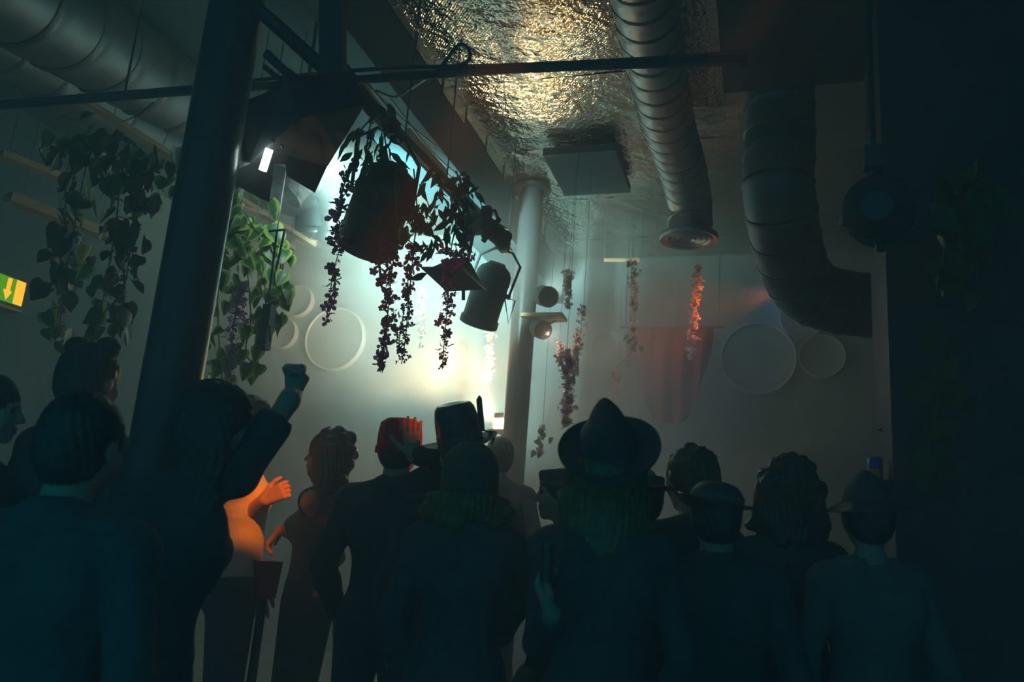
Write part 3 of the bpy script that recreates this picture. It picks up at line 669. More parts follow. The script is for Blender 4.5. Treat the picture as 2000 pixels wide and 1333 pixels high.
# thin garlands far back in the smoke: florets too small to pick apart
def far(px, d, lab, n, s, cols, sp=.018, leaf=0, hang=True):
    A = pts(px, d); t = thing('thin_garland', lab, 'garland', A[0], 'thin garlands in the smoke'); path = spline(A, 60)
    for k, col in enumerate(cols):
        it = []
        for i in range(n // len(cols)):
            q = random.random(); p = path[int(q * 60)] + V((random.gauss(0, sp), random.gauss(0, sp), 0)) * (1.1 - .4 * q)
            it.append((random.choice(BLO[col]), Matrix.Translation(p) @ Euler([random.uniform(0, 6.3) for _ in '123']).to_matrix().to_4x4() @ Matrix.Scale(s * random.uniform(.7, 1.3), 4)))
        joined(t, 'florets', it, M[col])
    if leaf:
        it = [(random.choice(LEAF['pothos']), Matrix.Translation(random.choice(path) + V((random.gauss(0, .03), 0, 0))) @ Euler((random.uniform(-.6, .6), random.uniform(-.8, .8), random.uniform(0, 6))).to_matrix().to_4x4() @ Matrix.Scale(.06, 4)) for _ in range(leaf)]
        joined(t, 'leaves', it, M['pothos'])
    if hang: kid(t, MB().tube([A[-1]] + [V((A[0].x, A[0].y, A[0].z)), V((A[0].x, A[0].y, (CZ if A[0].x > -2 else LZ) + .02))], .0016, 5), 'thread', M['stem'])
far([(1112, 530), (1110, 560), (1108, 605)], 6.2, 'pink garland stub highest beside the far column', 90, .020, ['petal_pink'])
far([(1140, 600), (1132, 650), (1127, 690), (1123, 732)], 6.1, 'bright pink garland hanging above left of the big fedora', 130, .020, ['petal_pink'])
far([(1093, 665), (1098, 690), (1090, 705)], 6.3, 'short pink garland wisp near the far column', 50, .020, ['petal_pink'], .02, 10)
far([(1107, 690), (1110, 730), (1108, 780), (1104, 835)], 5.6, 'longest pink garland, hanging down toward the big fedora brim', 260, .020, ['petal_pink', 'petal_lilac'], .024)
far([(1235, 512), (1238, 560), (1240, 610), (1236, 660), (1226, 718)], 6.9, 'pale garland under the short rail', 170, .022, ['petal_pink'], .02, 14)
far([(1208, 725), (1205, 770)], 7.2, 'faint garland tip above the big fedora', 60, .020, ['petal_pink'], .018, 6)
far([(1362, 520), (1358, 580), (1352, 640), (1350, 700)], 6.6, 'pale garland hanging below the slim duct diffuser', 190, .022, ['petal_pink'], .022)
far([(822, 560), (825, 610), (820, 680)], 6.9, 'almost white garland in the brightest smoke, left', 120, .022, ['petal_pink'], .02)
far([(960, 650), (956, 685), (957, 715), (952, 745)], 7.4, 'almost white garland in the brightest smoke beside the lamp', 140, .022, ['petal_pink'], .018)
far([(1060, 832), (1056, 865), (1054, 885)], 6.3, 'tiny pink garland low beside the far column', 40, .018, ['petal_pink'], .015, 6)
# dim foliage over the dark pier at the right
c = P(1850, 420, 3.15); t = thing('hanging_plant', 'almost black trailing foliage over the dark pier at the right edge', 'plant', c)
for px in ([(1840, 330), (1845, 450), (1838, 560)], [(1900, 330), (1905, 450), (1912, 600)], [(1870, 640), (1830, 800), (1800, 950)]):
    A = pts(px, 3.12); stem(t, A); path = spline(A, 30)
    for k in range(22):
        p = path[int(random.random() * 30)] + V((random.gauss(0, .04), random.uniform(-.05, .0), random.gauss(0, .03)))
        put(t, random.choice(LEAF['dim']), 'leaf', p, (random.uniform(-.6, .6), random.uniform(-.8, .8), random.gauss(.3, .8)), .085 * random.uniform(.7, 1.2))
# ------------------------------------------------------------------ people: smooth distance fields turned into one skin each
class SDF:
    def __init__(s, lo, hi, h):
        s.lo = np.array(lo, float); s.h = h; s.n = np.ceil((np.array(hi) - s.lo) / h).astype(int) + 2
        s.D = np.full(s.n, .5, np.float32)
    def _box(s, lo, hi, pad):
        a = np.clip(np.floor((np.array(lo) - pad - s.lo) / s.h).astype(int), 0, s.n); b = np.clip(np.ceil((np.array(hi) + pad - s.lo) / s.h).astype(int) + 1, 0, s.n)
        if np.any(b <= a): return None
        ax = [s.lo[i] + s.h * np.arange(a[i], b[i]) for i in range(3)]
        X, Y, Z = np.meshgrid(*ax, indexing='ij', sparse=True)
        return (slice(a[0], b[0]), slice(a[1], b[1]), slice(a[2], b[2])), X, Y, Z
    def _mix(s, sl, d, k, cut):
        o = s.D[sl]
        if cut: d = -d; m = np.clip(.5 - .5 * (o - d) / k, 0, 1); s.D[sl] = o * (1 - m) + d * m + k * m * (1 - m)
        else: m = np.clip(.5 + .5 * (o - d) / k, 0, 1); s.D[sl] = o * (1 - m) + d * m - k * m * (1 - m)
    def cone(s, a, b, ra, rb, k=.02, cut=False):
        a = np.array(a, float); b = np.array(b, float); r = max(ra, rb)
        q = s._box(np.minimum(a, b) - r, np.maximum(a, b) + r, k + 3 * s.h)
        if q is None: return
        sl, X, Y, Z = q; ba = b - a; L = max(1e-9, ba @ ba)
        t = np.clip(((X - a[0]) * ba[0] + (Y - a[1]) * ba[1] + (Z - a[2]) * ba[2]) / L, 0, 1)
        d = np.sqrt((X - a[0] - t * ba[0]) ** 2 + (Y - a[1] - t * ba[1]) ** 2 + (Z - a[2] - t * ba[2]) ** 2) - (ra + (rb - ra) * t)
        s._mix(sl, d, k, cut)
    def ball(s, c, r, k=.01, cut=False): s.cone(c, c, r, r, k, cut)
    def ell(s, c, r, k=.02, R=None, cut=False):
        c = np.array(c, float); r = np.array(r, float); m = r.max()
        q = s._box(c - m, c + m, k + 3 * s.h)
        if q is None: return
        sl, X, Y, Z = q; X = X - c[0]; Y = Y - c[1]; Z = Z - c[2]
        if R is not None:
            R = np.array(R); X, Y, Z = (R[0][0] * X + R[1][0] * Y + R[2][0] * Z, R[0][1] * X + R[1][1] * Y + R[2][1] * Z, R[0][2] * X + R[1][2] * Y + R[2][2] * Z)
        k0 = np.sqrt((X / r[0]) ** 2 + (Y / r[1]) ** 2 + (Z / r[2]) ** 2); k1 = np.sqrt((X / r[0] ** 2) ** 2 + (Y / r[1] ** 2) ** 2 + (Z / r[2] ** 2) ** 2)
        s._mix(sl, k0 * (k0 - 1) / np.maximum(k1, 1e-6), k, cut)
    def plane(s, c, n, keep_below=True, k=.004):
        """cuts away the side the normal points to"""
        n = np.array(n, float); n /= np.linalg.norm(n); c = np.array(c, float)
        X, Y, Z = [s.lo[i] + s.h * np.arange(s.n[i]) for i in range(3)]
        d = (X - c[0])[:, None, None] * n[0] + (Y - c[1])[None, :, None] * n[1] + (Z - c[2])[None, None, :] * n[2]
        s.D = np.maximum(s.D, d.astype(np.float32))
    def mesh(s):
        D = s.D; I = D < 0; nx, ny, nz = D.shape
        cnt = np.zeros((nx - 1, ny - 1, nz - 1), np.float32); pos = np.zeros((nx - 1, ny - 1, nz - 1, 3), np.float32)
        off = [(0, 0), (0, 1), (1, 0), (1, 1)]
        for ax in range(3):
            a = np.moveaxis(D, ax, 0); ia = np.moveaxis(I, ax, 0)
            for (u, v) in off:
                n1, n2 = a.shape[1] - 1, a.shape[2] - 1
                p = a[:-1, u:u + n1, v:v + n2]; q = a[1:, u:u + n1, v:v + n2]
                c = ia[:-1, u:u + n1, v:v + n2] != ia[1:, u:u + n1, v:v + n2]
                t = np.where(c, p / np.where(c, p - q, 1), 0)
                c2 = np.moveaxis(c, 0, ax); t2 = np.moveaxis(t, 0, ax); cnt += c2
                o = [i for i in range(3) if i != ax]
                pos[..., ax] += t2; pos[..., o[0]] += c2 * u; pos[..., o[1]] += c2 * v
        act = cnt > 0; idx = np.full(act.shape, -1, np.int64); cells = np.argwhere(act); idx[act] = np.arange(len(cells))
        vs = (cells + pos[act] / cnt[act][:, None]) * s.h + s.lo; fs = []
        for ax in range(3):
            o = [i for i in range(3) if i != ax]
            ia = np.moveaxis(I, [ax, o[0], o[1]], [0, 1, 2]); ii = np.moveaxis(idx, [ax, o[0], o[1]], [0, 1, 2])
            c = ia[:-1, 1:-1, 1:-1] != ia[1:, 1:-1, 1:-1]; e = np.argwhere(c)
            if not len(e): continue
            x, y, z = e[:, 0], e[:, 1] + 1, e[:, 2] + 1
            f = np.stack([ii[x, y - 1, z - 1], ii[x, y, z - 1], ii[x, y, z], ii[x, y - 1, z]], 1)
            flip = ia[x, y, z] if ax != 1 else ~ia[x, y, z]
            f[~flip] = f[~flip][:, ::-1]; fs.append(f)
        return vs, (np.concatenate(fs) if fs else np.zeros((0, 4), int))
def np_mesh(name, parts, m):
    vs = []; fs = []; n = 0
    for v, f in parts: vs.append(v); fs.append(f + n); n += len(v)
    v = np.concatenate(vs).astype(np.float32); f = np.concatenate(fs).astype(np.int32)
    me = bpy.data.meshes.new(name); me.vertices.add(len(v)); me.vertices.foreach_set('co', v.ravel())
    me.loops.add(f.size); me.loops.foreach_set('vertex_index', f.ravel()); me.polygons.add(len(f))
    me.polygons.foreach_set('loop_start', np.arange(0, f.size, 4, dtype=np.int32)); me.update(calc_edges=True)
    me.materials.append(m); me.polygons.foreach_set('use_smooth', [True] * len(f)); return me

def ik(sh, wr, hint, l1, l2):
    d = wr - sh; L = d.length
    if L > (l1 + l2) * .985: wr = sh + d * ((l1 + l2) * .985 / L); d = wr - sh; L = d.length
    dn = d.normalized(); a = (l1 * l1 - l2 * l2 + L * L) / (2 * L); hgt = math.sqrt(max(0, l1 * l1 - a * a))
    pv = hint - sh; pv = pv - dn * pv.dot(dn)
    pv = pv.normalized() if pv.length > 1e-4 else V((0, -1, 0))
    return sh + dn * a + pv * hgt, wr
def hand_sdf(w, fore, d, n, pose, side, sc=1.0):
    """palm, four fingers and a thumb from the wrist w along d; the palm faces n"""
    d = d.normalized(); n = (n - d * n.dot(d)).normalized(); x = d.cross(n) * side   # x runs toward the thumb
    lo = [min(w[i], (w + d * .1)[i]) - .17 for i in range(3)]; hi = [max(w[i], (w + d * .1)[i]) + .17 for i in range(3)]
    g = SDF(lo, hi, .0042)
    g.cone(w - fore * .05, w, .029, .026, .01)
    for q in (-.026, -.009, .009, .026): g.cone(w + x * q * .55 + d * .012, w + x * q + d * .088, .0165, .0125, .012)
    spec = {'relaxed': ((18, 28, 18), 3), 'spread': ((4, 8, 6), 11), 'fist': ((82, 95, 60), 1), 'grip': ((45, 45, 30), 3), 'limp': ((35, 25, 15), 3)}[pose]
    for i, (q, L) in enumerate(((.029, .070), (.0095, .078), (-.010, .073), (-.029, .058))):
        p = w + x * q + d * .090; fan = (q / .029) * math.radians(spec[1]); dd = (d * math.cos(fan) + x * math.sin(fan)); ang = 0
        segs = (.45, .31, .24); r = (.0098, .0088, .0078, .0066)
        for k in range(3):
            ang += math.radians(spec[0][k] * (1 + .08 * i)); e = p + (dd * math.cos(ang) + n * math.sin(ang)) * L * segs[k]
            g.cone(p, e, r[k], r[k + 1], .004); p = e
    a = w + x * .022 + d * .022
    if pose == 'fist': chain = [a, a + x * .022 + d * .030 + n * .022, a + x * .008 + d * .052 + n * .042, a - x * .018 + d * .055 + n * .046]
    elif pose == 'spread': chain = [a, a + x * .032 + d * .024 + n * .008, a + x * .055 + d * .048 + n * .012, a + x * .068 + d * .070 + n * .012]
    else: chain = [a, a + x * .024 + d * .028 + n * .014, a + x * .034 + d * .056 + n * .020, a + x * .036 + d * .078 + n * .026]
    for k in range(3): g.cone(chain[k], chain[k + 1], (.0145, .0115, .0098)[k], (.0115, .0098, .0078)[k], .006)
    return g.mesh()

def person(label, px, py, d, ang, hair=('short', 'hair_dark'), top=('cloth', 'long'), bottom='denim', skin='skin', hat=None, head=(0, 0, 0),
           female=False, lean=(0, 0), arms=None, yaw_off=0, hi=False, hgt=None, extra=None):
    crown = P(px, py, d); z = hgt or crown.z; sc = z / 1.775
    rz = math.radians(17.5 - ang)
    root = thing('person', label, 'person', (crown.x, crown.y, 0), None, (0, 0, rz), sc)
    Mi = rootmat(root).inverted(); toL = lambda w: Mi @ V(w); dirL = lambda v: (Mi.to_3x3() @ V(v)).normalized()
    lx, ly = lean
    def ln(p):
        p = V(p); f = max(0, p.z - .95) / .55; return V((p.x + lx * f, p.y + ly * f, p.z))
    root.location.x -= (Matrix.Rotation(rz, 3, 'Z') @ V((lx, ly, 0)) * 1.25 * sc).x; root.location.y -= (Matrix.Rotation(rz, 3, 'Z') @ V((lx, ly, 0)) * 1.25 * sc).y
    Mi = rootmat(root).inverted()
    SW = .160 if female else .185; HW = .100 if female else .095
    sh = {s: ln((s * SW, -.01, 1.415)) for s in (-1, 1)}
    J = {}; 
    arms = arms or {}
    for s in (-1, 1):
        a = arms.get(s)
        if a is None:
            el = ln((s * (SW + .07), -.03, 1.14)); wr = ln((s * (SW + .03), .09, .93)); hd = V((0, .25, -1)); hn = V((-s, 0, 0)); pose = 'relaxed'
        else:
            if a.get('local'): el, wr, hd, hn, pose = V(a['elbow']), V(a['wrist']), V(a['dir']), V(a['palm']), a['pose']
            else:
                el, wr = Mi @ V(a['elbow']), Mi @ V(a['wrist']); hd, hn, pose = (Mi.to_3x3() @ V(a['dir'])).normalized(), (Mi.to_3x3() @ V(a['palm'])).normalized(), a['pose']
        if wr.z > 1.5: sh[s] = sh[s] + V((-s * .035, .01, .095))
        el, wr = ik(sh[s], wr, el, .285, .255)
        J[s] = (el, wr, hd, hn, pose)
    Hm = Matrix.Translation(ln((0, -.005, 1.53))) @ Euler([math.radians(a) for a in (head[1], head[2], head[0])]).to_matrix().to_4x4() @ Matrix.Translation((0, .015, .13))
    hp = lambda x, y, z: Hm @ V((x, y, z)); HR = Hm.to_3x3()
    def torso(g, i=0.0, low=True):
        g.ell(ln((0, 0, .985)), (HW + .068 + i, .108 + i, .125 + i), .03)
        g.ell(ln((0, .005, 1.12)), ((.122 if female else .140) + i, .092 + i, .15 + i), .04)
        g.ell(ln((0, .0, 1.29)), ((.145 if female else .168) + i, .108 + i, .17 + i), .04)
        if female:
            for s in (-1, 1): g.ball(ln((s * .068, .085, 1.285)), .058 + i, .03)
        else:
            for s in (-1, 1): g.ell(ln((s * .075, .07, 1.33)), (.075 + i, .05 + i, .06 + i), .03)
        for s in (-1, 1):
            g.ell(ln((s * .085, -.07, 1.34)), (.07 + i, .05 + i, .10 + i), .04)
            g.cone(ln((s * .03, -.02, 1.47)), sh[s] + V((-s * .02, 0, .01)), .048 + i, .052 + i, .04)
            g.ball(sh[s], (.050 if female else .060) + i, .03)
            g.ell(ln((s * .075, -.065, .93)), (.085 + i, .075 + i, .095 + i), .03)
    def legs(g, i=0.0, z0=.08):
        for s in (-1, 1):
            hip = V((s * .092, 0, .92)); kn = V((s * .105, .02, .49)); an = V((s * .11, -.02, z0))
            g.cone(hip, kn, .088 + i, .058 + i, .03); g.cone(kn, an, .055 + i, .038 + i * 1.6, .02)
            g.ell((s * .108, -.035, .36), (.052 + i, .055 + i, .12 + i), .03)
    fa = .80 if female else 1.0
    def arm(g, s, i=0.0, f=1.0, k=.02):
        el, wr = J[s][0], J[s][1]
        if f <= .5:
            e = sh[s].lerp(el, f * 2); g.cone(sh[s], e, .052 * fa + i, .046 * fa + i * 1.5, k); return e, (el - sh[s]).normalized()
        g.cone(sh[s], el, .050 * fa + i, .040 * fa + i, k); mid = el.lerp(wr, .3)
        g.cone(el, mid, .040 * fa + i, .041 * fa + i, k); e = el.lerp(wr, (f - .5) * 2); g.cone(mid, e, .041 * fa + i, .027 + i * 1.2, k)
        return e, (wr - el).normalized()
    allp = [J[s][k] for s in (-1, 1) for k in (0, 1)] + [hp(0, 0, .1), V((-.25, -.16, 0)), V((.25, .2, 1.5))]
    lo = [min(p[i] for p in allp) - .09 for i in range(3)]; hiB = [max(p[i] for p in allp) + .09 for i in range(3)]; lo[2] = -.02
    # body
    g = SDF(lo, hiB, .0115); torso(g); legs(g)
    for s in (-1, 1): arm(g, s); g.cone((s * .11, -.05, .05), (s * .12, .13, .035), .045, .035, .02)
    nk = hp(0, -.022, -.075); g.cone(ln((0, -.02, 1.44)), nk, .060 if not female else .052, .055 if not female else .047, .03)
    body = [g.mesh()]
    # head, finer
    c = hp(0, 0, 0); h = SDF([c[i] - .20 for i in range(3)], [c[i] + .20 for i in range(3)], .0058)
    E3 = lambda p, r, k, cut=False: h.ell(hp(*p), r, k, [list(x) for x in HR], cut)
    h.cone(ln((0, -.02, 1.44)), nk, .060 if not female else .052, .055 if not female else .047, .03)
    E3((0, -.014, .028), (.076, .096, .090), .02); E3((0, .030, -.045), (.058 if female else .062, .064, .074), .03)
    h.ball(hp(0, .072, -.098), .020, .02); E3((0, .0, -.055), (.06, .06, .05), .02)
    for s in (-1, 1):
        E3((s * .036, .062, -.030), (.030, .026, .03), .02); h.cone(hp(s * .012, .090, .018), hp(s * .042, .074, .016), .012, .010, .012)
        h.ball(hp(s * .032, .100, -.002), .015, .012, True)
        E3((s * .079, -.008, -.008), (.010, .026, .033), .006)
    h.cone(hp(0, .090, .008), hp(0, .113, -.032), .0085, .0125, .010)
    for s in (-1, 1): h.ball(hp(s * .012, .100, -.036), .0095, .006); h.ball(hp(s * .032, .080, -.002), .0135, .003)
    h.cone(hp(-.018, .092, -.060), hp(.018, .092, -.060), .0075, .0075, .006); h.cone(hp(-.014, .090, -.074), hp(.014, .090, -.074), .0085, .0085, .006)
    h.cone(hp(-.02, .104, -.0665), hp(.02, .104, -.0665), .003, .003, .004, True)
    h.plane(hp(0, 0, -.17), HR @ V((0, 0, -1)))
    body.append(h.mesh())
    for s in (-1, 1):
        el, wr, hd, hn, pose = J[s]; body.append(hand_sdf(wr, (wr - el).normalized(), hd, hn, pose, s))
    me = np_mesh('body', body, M[skin]); me.materials.append(M['eye']); me.materials.append(M['lip'])
    nv = len(me.vertices); co = np.empty(nv * 3, np.float32); me.vertices.foreach_get('co', co); co = co.reshape(-1, 3)
    Hi = np.array(Hm.inverted()); hl = co @ Hi[:3, :3].T + Hi[:3, 3]
    fv = np.empty(len(me.polygons) * 4, np.int32); me.loops.foreach_get('vertex_index', fv); fc = hl[fv.reshape(-1, 4)].mean(1); mi = np.zeros(len(fc), np.int32)
    for s in (-1, 1): mi[np.linalg.norm(fc - np.array([s * .032, .080, -.002]), axis=1) < .0150] = 1
    mi[(np.abs(fc[:, 0]) < .024) & (fc[:, 1] > .080) & (fc[:, 2] < -.054) & (fc[:, 2] > -.082)] = 2
    me.polygons.foreach_set('material_index', mi); link('body', me, None, root)
    # clothes
    tm, sl = top
    g = SDF(lo, hiB, .0105); i = .013; torso(g, i)
    g.cone(ln((0, -.0, 1.0)), ln((0, 0, 1.12)), .0, .0, .01)
    for s in (-1, 1):
        if sl == 'long': e, dv = arm(g, s, .013, .97); g.cone(e + dv * .03, e + dv * .10, .05, .06, .002, True)
        elif sl == 'short': e, dv = arm(g, s, .016, .33); g.cone(e + dv * .052, e + dv * .13, .055, .07, .002, True)
        elif sl == 'none': g.cone(sh[s] + V((s * .05, 0, .06)), sh[s] + V((s * .06, 0, -.09)), .055, .06, .004, True)
    if sl == 'none': g.ell(ln((0, .02, 1.50)), (.085, .11, .085), .01, None, True)
    elif tm in ('cloth', 'charcoal') and sl == 'long' and not female:
        g.cone(ln((-.03, -.05, 1.475)), ln((.03, -.05, 1.475)), .062, .062, .02); g.cone(ln((0, -.02, 1.46)), ln((0, 0, 1.56)), .060, .063, .004, True)
    else: g.cone(ln((0, -.01, 1.46)), ln((0, 0, 1.60)), .066, .08, .004, True)
    g.plane((0, 0, .90 if sl != 'none' else .93), (0, 0, -1)); link('shirt' if sl != 'long' else 'jacket', np_mesh('top', [g.mesh()], M[tm]), None, root)
    g = SDF((-.26, -.2, .02), (.26, .2, 1.06), .0125); legs(g, .014, .07); i = .010
    g.ell((0, 0, .975), (HW + .076, .116, .115), .03)
    for s in (-1, 1): g.ell((s * .075, -.065, .93), (.093, .083, .10), .03)
    g.plane((0, 0, 1.02), (0, 0, 1)); g.plane((0, 0, .065), (0, 0, -1)); link('trousers', np_mesh('trousers', [g.mesh()], M[bottom]), None, root)
    for s in (-1, 1):
        g = SDF((s * .115 - .09, -.15, -.01), (s * .115 + .09, .24, .14), .0115)
        g.cone((s * .11, -.05, .06), (s * .12, .15, .045), .056, .045, .02); g.cone((s * .11, -.04, .05), (s * .11, -.04, .10), .052, .05, .02); g.plane((0, 0, .002), (0, 0, -1))
        link('shoe', np_mesh('shoe', [g.mesh()], M['shoe']), None, root)
    # hair
    if hair:
        style, hm = hair; big = style in ('long', 'curly', 'big')
        lo2 = [c[i] - .26 for i in range(3)]; hi2 = [c[i] + .26 for i in range(3)]; lo2[2] -= .26 if big else 0
        g = SDF(lo2, hi2, .0085); E = lambda p, r, k=.02, cut=False: g.ell(hp(*p), r, k, [list(x) for x in HR], cut)
        gr = {'short': .010, 'long': .016, 'curly': .024, 'big': .030, 'bun': .013, 'spiky': .02}[style]
        if hat and style in ('curly', 'big'): gr = .013
        E((0, -.018, .030), (.078 + gr, .098 + gr, .092 + gr)); E((0, -.05, -.02), (.070 + gr, .065 + gr, .085 + gr * .6))
        if big:
            Ld = {'long': .36, 'curly': .20, 'big': .24}[style]
            for q in range(-4, 5):
                x0 = q * .021; side = abs(q) / 4
                a = hp(x0 * 1.05, -.075 + .075 * side * side, .02); b = hp(x0 * 1.25, -.075 + .06 * side * side, -.10); e = V((b.x * 1.0 + x0 * .25, b.y - .02, b.z - Ld * random.uniform(.75, 1.0) + .1))
                r = .030 + (.012 if style != 'long' else 0)
                g.cone(a, b, r, r, .02); g.cone(b, e, r, .014, .02)
                if style != 'long':
                    for _ in range(3):
                        u = b.lerp(e, random.random()) + V((random.gauss(0, .02), random.gauss(0, .015), 0)); g.ball(u, random.uniform(.022, .036), .012)
            if style in ('curly', 'big') and not hat:
                for _ in range(46):
                    th = random.uniform(0, 6.28); ph = random.uniform(-.5, 1.3); u = V((math.cos(th) * math.cos(ph), math.sin(th) * math.cos(ph), math.sin(ph)))
                    if u.y > .55 and u.z < .5: continue
                    g.ball(hp(u.x * (.082 + gr), -.02 + u.y * (.1 + gr), .03 + u.z * (.092 + gr)), random.uniform(.016, .028), .012)
        if style == 'spiky':
            for _ in range(40):
                th = random.uniform(0, 6.28); ph = random.uniform(.3, 1.5); u = V((math.cos(th) * math.cos(ph), math.sin(th) * math.cos(ph), math.sin(ph)))
                g.cone(hp(u.x * .08, -.02 + u.y * .1, .03 + u.z * .09), hp(u.x * .105, -.02 + u.y * .12, .03 + u.z * .118), .018, .007, .012)
        if style == 'bun':
            for s in (-1, 1): E((s * .062, -.02, .118), (.043, .043, .038), .012)
        if hat:
            q = hp(0, 0, -.075 if hat is beanie else -.03 if hat is bucket else .035); g.plane(q, HR @ V((0, .12, 1)))
        E((0, .115, -.052), (.062, .07, .088), .012, True); E((0, .13, -.01), (.055, .05, .055), .012, True)
        v, f = g.mesh(); vl = v @ Hi[:3, :3].T + Hi[:3, 3]; an_ = np.arctan2(vl[:, 0], -vl[:, 1]); dv = v - np.array(hp(0, -.02, 0)); dv[:, 2] *= .2; dv /= np.linalg.norm(dv, axis=1)[:, None] + 1e-6
        v = v + dv * (np.sin(an_ * 34 + 7 * np.sin(vl[:, 2] * 14)) * .0035)[:, None]
        link('hair', np_mesh('hair', [(v, f)], M[hm]), None, root)
    if hat: hat(root, Hm)
    if extra: extra(root, Hm, J, sc)
    return root
def hatpart(root, Hm, mb, name, m, tilt=Matrix.Identity(4), smooth=True, auto=None, par=None):
    me = mb.mesh(name); me.transform(Hm @ tilt); o = link(name, me, m, par or root, smooth)
    if auto: shade_auto(o, auto)
    return o
def T(x, y, z, rx=0, ry=0): return Matrix.Translation((x, y, z)) @ Euler((math.radians(rx), math.radians(ry), 0)).to_matrix().to_4x4()
def crown_brim(R, W, H, curl, pinch, top=.8, n=48, dip=.0, droop=.18):
    """a felt hat: oval crown with a pinched top, and a brim that curls up at the sides"""
    cr = MB(); rows = [(1.0, 0), (1.0, .15), (.985, .45), (.965, .70), (.92, .88), (.80, .975), (.5, 1.0), (.2, .98), (0.02, .96)]
    vs = []; fs = []
    for (q, hh) in rows:
        for k in range(n):
            a = 2 * math.pi * k / n; x = math.cos(a) * R * q; yv = math.sin(a) * R * 1.18 * q; zz = H * hh
            if hh > .5: x *= 1 - pinch * (hh - .5) * 1.5; zz -= dip * H * (1 - q) * (1 - abs(math.sin(a)) * .2) * 2.2 - pinch * .25 * H * abs(x / R) * -1
            vs.append((x, yv, zz))
    for i in range(len(rows) - 1):
        for k in range(n): fs.append((i * n + k, i * n + (k + 1) % n, (i + 1) * n + (k + 1) % n, (i + 1) * n + k))
    cr.add(vs, fs)
    br = MB(); vs = []; fs = []; rr = [1.0, 1.12, 1.3, 1.5, 1.68, 1.8]
    for lay in (0, 1):
        for q in rr:
            t = (q - 1) / .8
            for k in range(n):
                a = 2 * math.pi * k / n; rad = R + (W) * t
                vs.append((math.cos(a) * rad, math.sin(a) * (rad + R * .18), curl * W * (t ** 1.25) * (abs(math.cos(a)) ** .9) - droop * W * t * abs(math.sin(a)) - lay * .004))
    m = len(rr)
    for lay in (0, 1):
        for i in range(m - 1):
            for k in range(n):
                f = (lay * m * n + i * n + k, lay * m * n + i * n + (k + 1) % n, lay * m * n + (i + 1) * n + (k + 1) % n, lay * m * n + (i + 1) * n + k); fs.append(f[::-1] if lay else f)
    for k in range(n): a = (m - 1) * n; b = (2 * m - 1) * n; fs.append((a + k, b + k, b + (k + 1) % n, a + (k + 1) % n))
    br.add(vs, fs); bd = MB().lathe([(R * 1.02, .002), (R * 1.025, .03), (R * 1.0, .032)], Matrix.Scale(1.18, 4, (0, 1, 0)), n)
    return cr, br, bd
def fedora(R=.088, W=.07, H=.125, curl=.7, pinch=.35, dip=.12, tilt=T(0, -.01, .06), m='felt', bm='felt', band='satin', droop=.18):
    def f(root, Hm):
        cr, br, bd = crown_brim(R, W, H, curl, pinch, dip=dip, droop=droop)
        o = hatpart(root, Hm, cr, 'hat', M[m], tilt); hatpart(root, Hm, br, 'hat_brim', M[bm], tilt, par=o); hatpart(root, Hm, bd, 'hat_band', M[band], tilt, par=o); return o
    return f
def tall_hat(root, Hm):
    o = fedora(.092, .06, .165, .25, .1, .03, T(-.005, -.02, .055, 6, -10), 'satin', 'felt')(root, Hm); tl = T(-.005, -.02, .055, 6, -10)
    hatpart(root, Hm, MB().hexa([(.075, -.035, .03), (.092, -.035, .03), (.102, -.03, .03), (.085, -.03, .03), (.085, -.05, .16), (.102, -.045, .175), (.112, -.04, .16), (.095, -.045, .15)]), 'hat_feather', M['felt'], tl, False, par=o)
    for k in range(6): hatpart(root, Hm, MB().tube([V((.09, -.03 + .01 * k, .03)), V((.125 + .006 * k, -.03 + .012 * k, .02 - .004 * k)), V((.135, -.03 + .014 * k, -.015 - .006 * k))], .003, 5), 'hat_fringe', M['felt'], tl, par=o)
def beanie(root, Hm):
    prof = [(.098, -.09), (.106, -.05), (.106, .0), (.103, .035), (.092, .07), (.07, .10), (.04, .118), (.012, .124), (0, .124)]
    o = hatpart(root, Hm, MB().lathe(prof, Matrix.Scale(1.1, 4, (0, 1, 0)), 40), 'knitted_hat', M['knit'], T(0, -.02, .0, 12))
    hatpart(root, Hm, MB().lathe([(.098, -.10), (.106, -.095), (.110, -.06), (.105, -.05)], Matrix.Scale(1.1, 4, (0, 1, 0)), 40), 'hat_cuff', M['knit'], T(0, -.02, .0, 12), par=o)
    b = MB().lathe([(0, -.018), (.012, -.014), (.018, 0), (.012, .014), (0, .018)], None, 12); hatpart(root, Hm, b, 'bobble', M['knit'], T(0, -.02, 0, 12) @ Matrix.Translation((.004, 0, .136)), par=o)
def bucket(root, Hm):
    tl = T(0, -.01, .02, 4)
    o = hatpart(root, Hm, MB().lathe([(.100, -.05), (.099, -.01), (.096, .04), (.088, .082), (.060, .102), (0, .108)], Matrix.Scale(1.13, 4, (0, 1, 0)), 9), 'cap', M['redcap'], tl, auto=20)
    hatpart(root, Hm, MB().lathe([(.099, -.052), (.104, -.05), (.104, -.022), (.099, -.02)], Matrix.Scale(1.13, 4, (0, 1, 0)), 32), 'cap_band', M['redcap'], tl, par=o)
def pillbox(root, Hm):
    tl = T(0, -.01, .035, -4)
    o = hatpart(root, Hm, MB().lathe([(.088, -.01), (.094, .0), (.100, .055), (.094, .066), (0, .070)], Matrix.Scale(1.15, 4, (0, 1, 0)), 36), 'hat', M['felt'], tl, auto=50)
    hatpart(root, Hm, MB().lathe([(.0945, -.005), (.098, .018), (.094, .02)], Matrix.Scale(1.15, 4, (0, 1, 0)), 36), 'hat_band', M['satin'], tl, par=o)
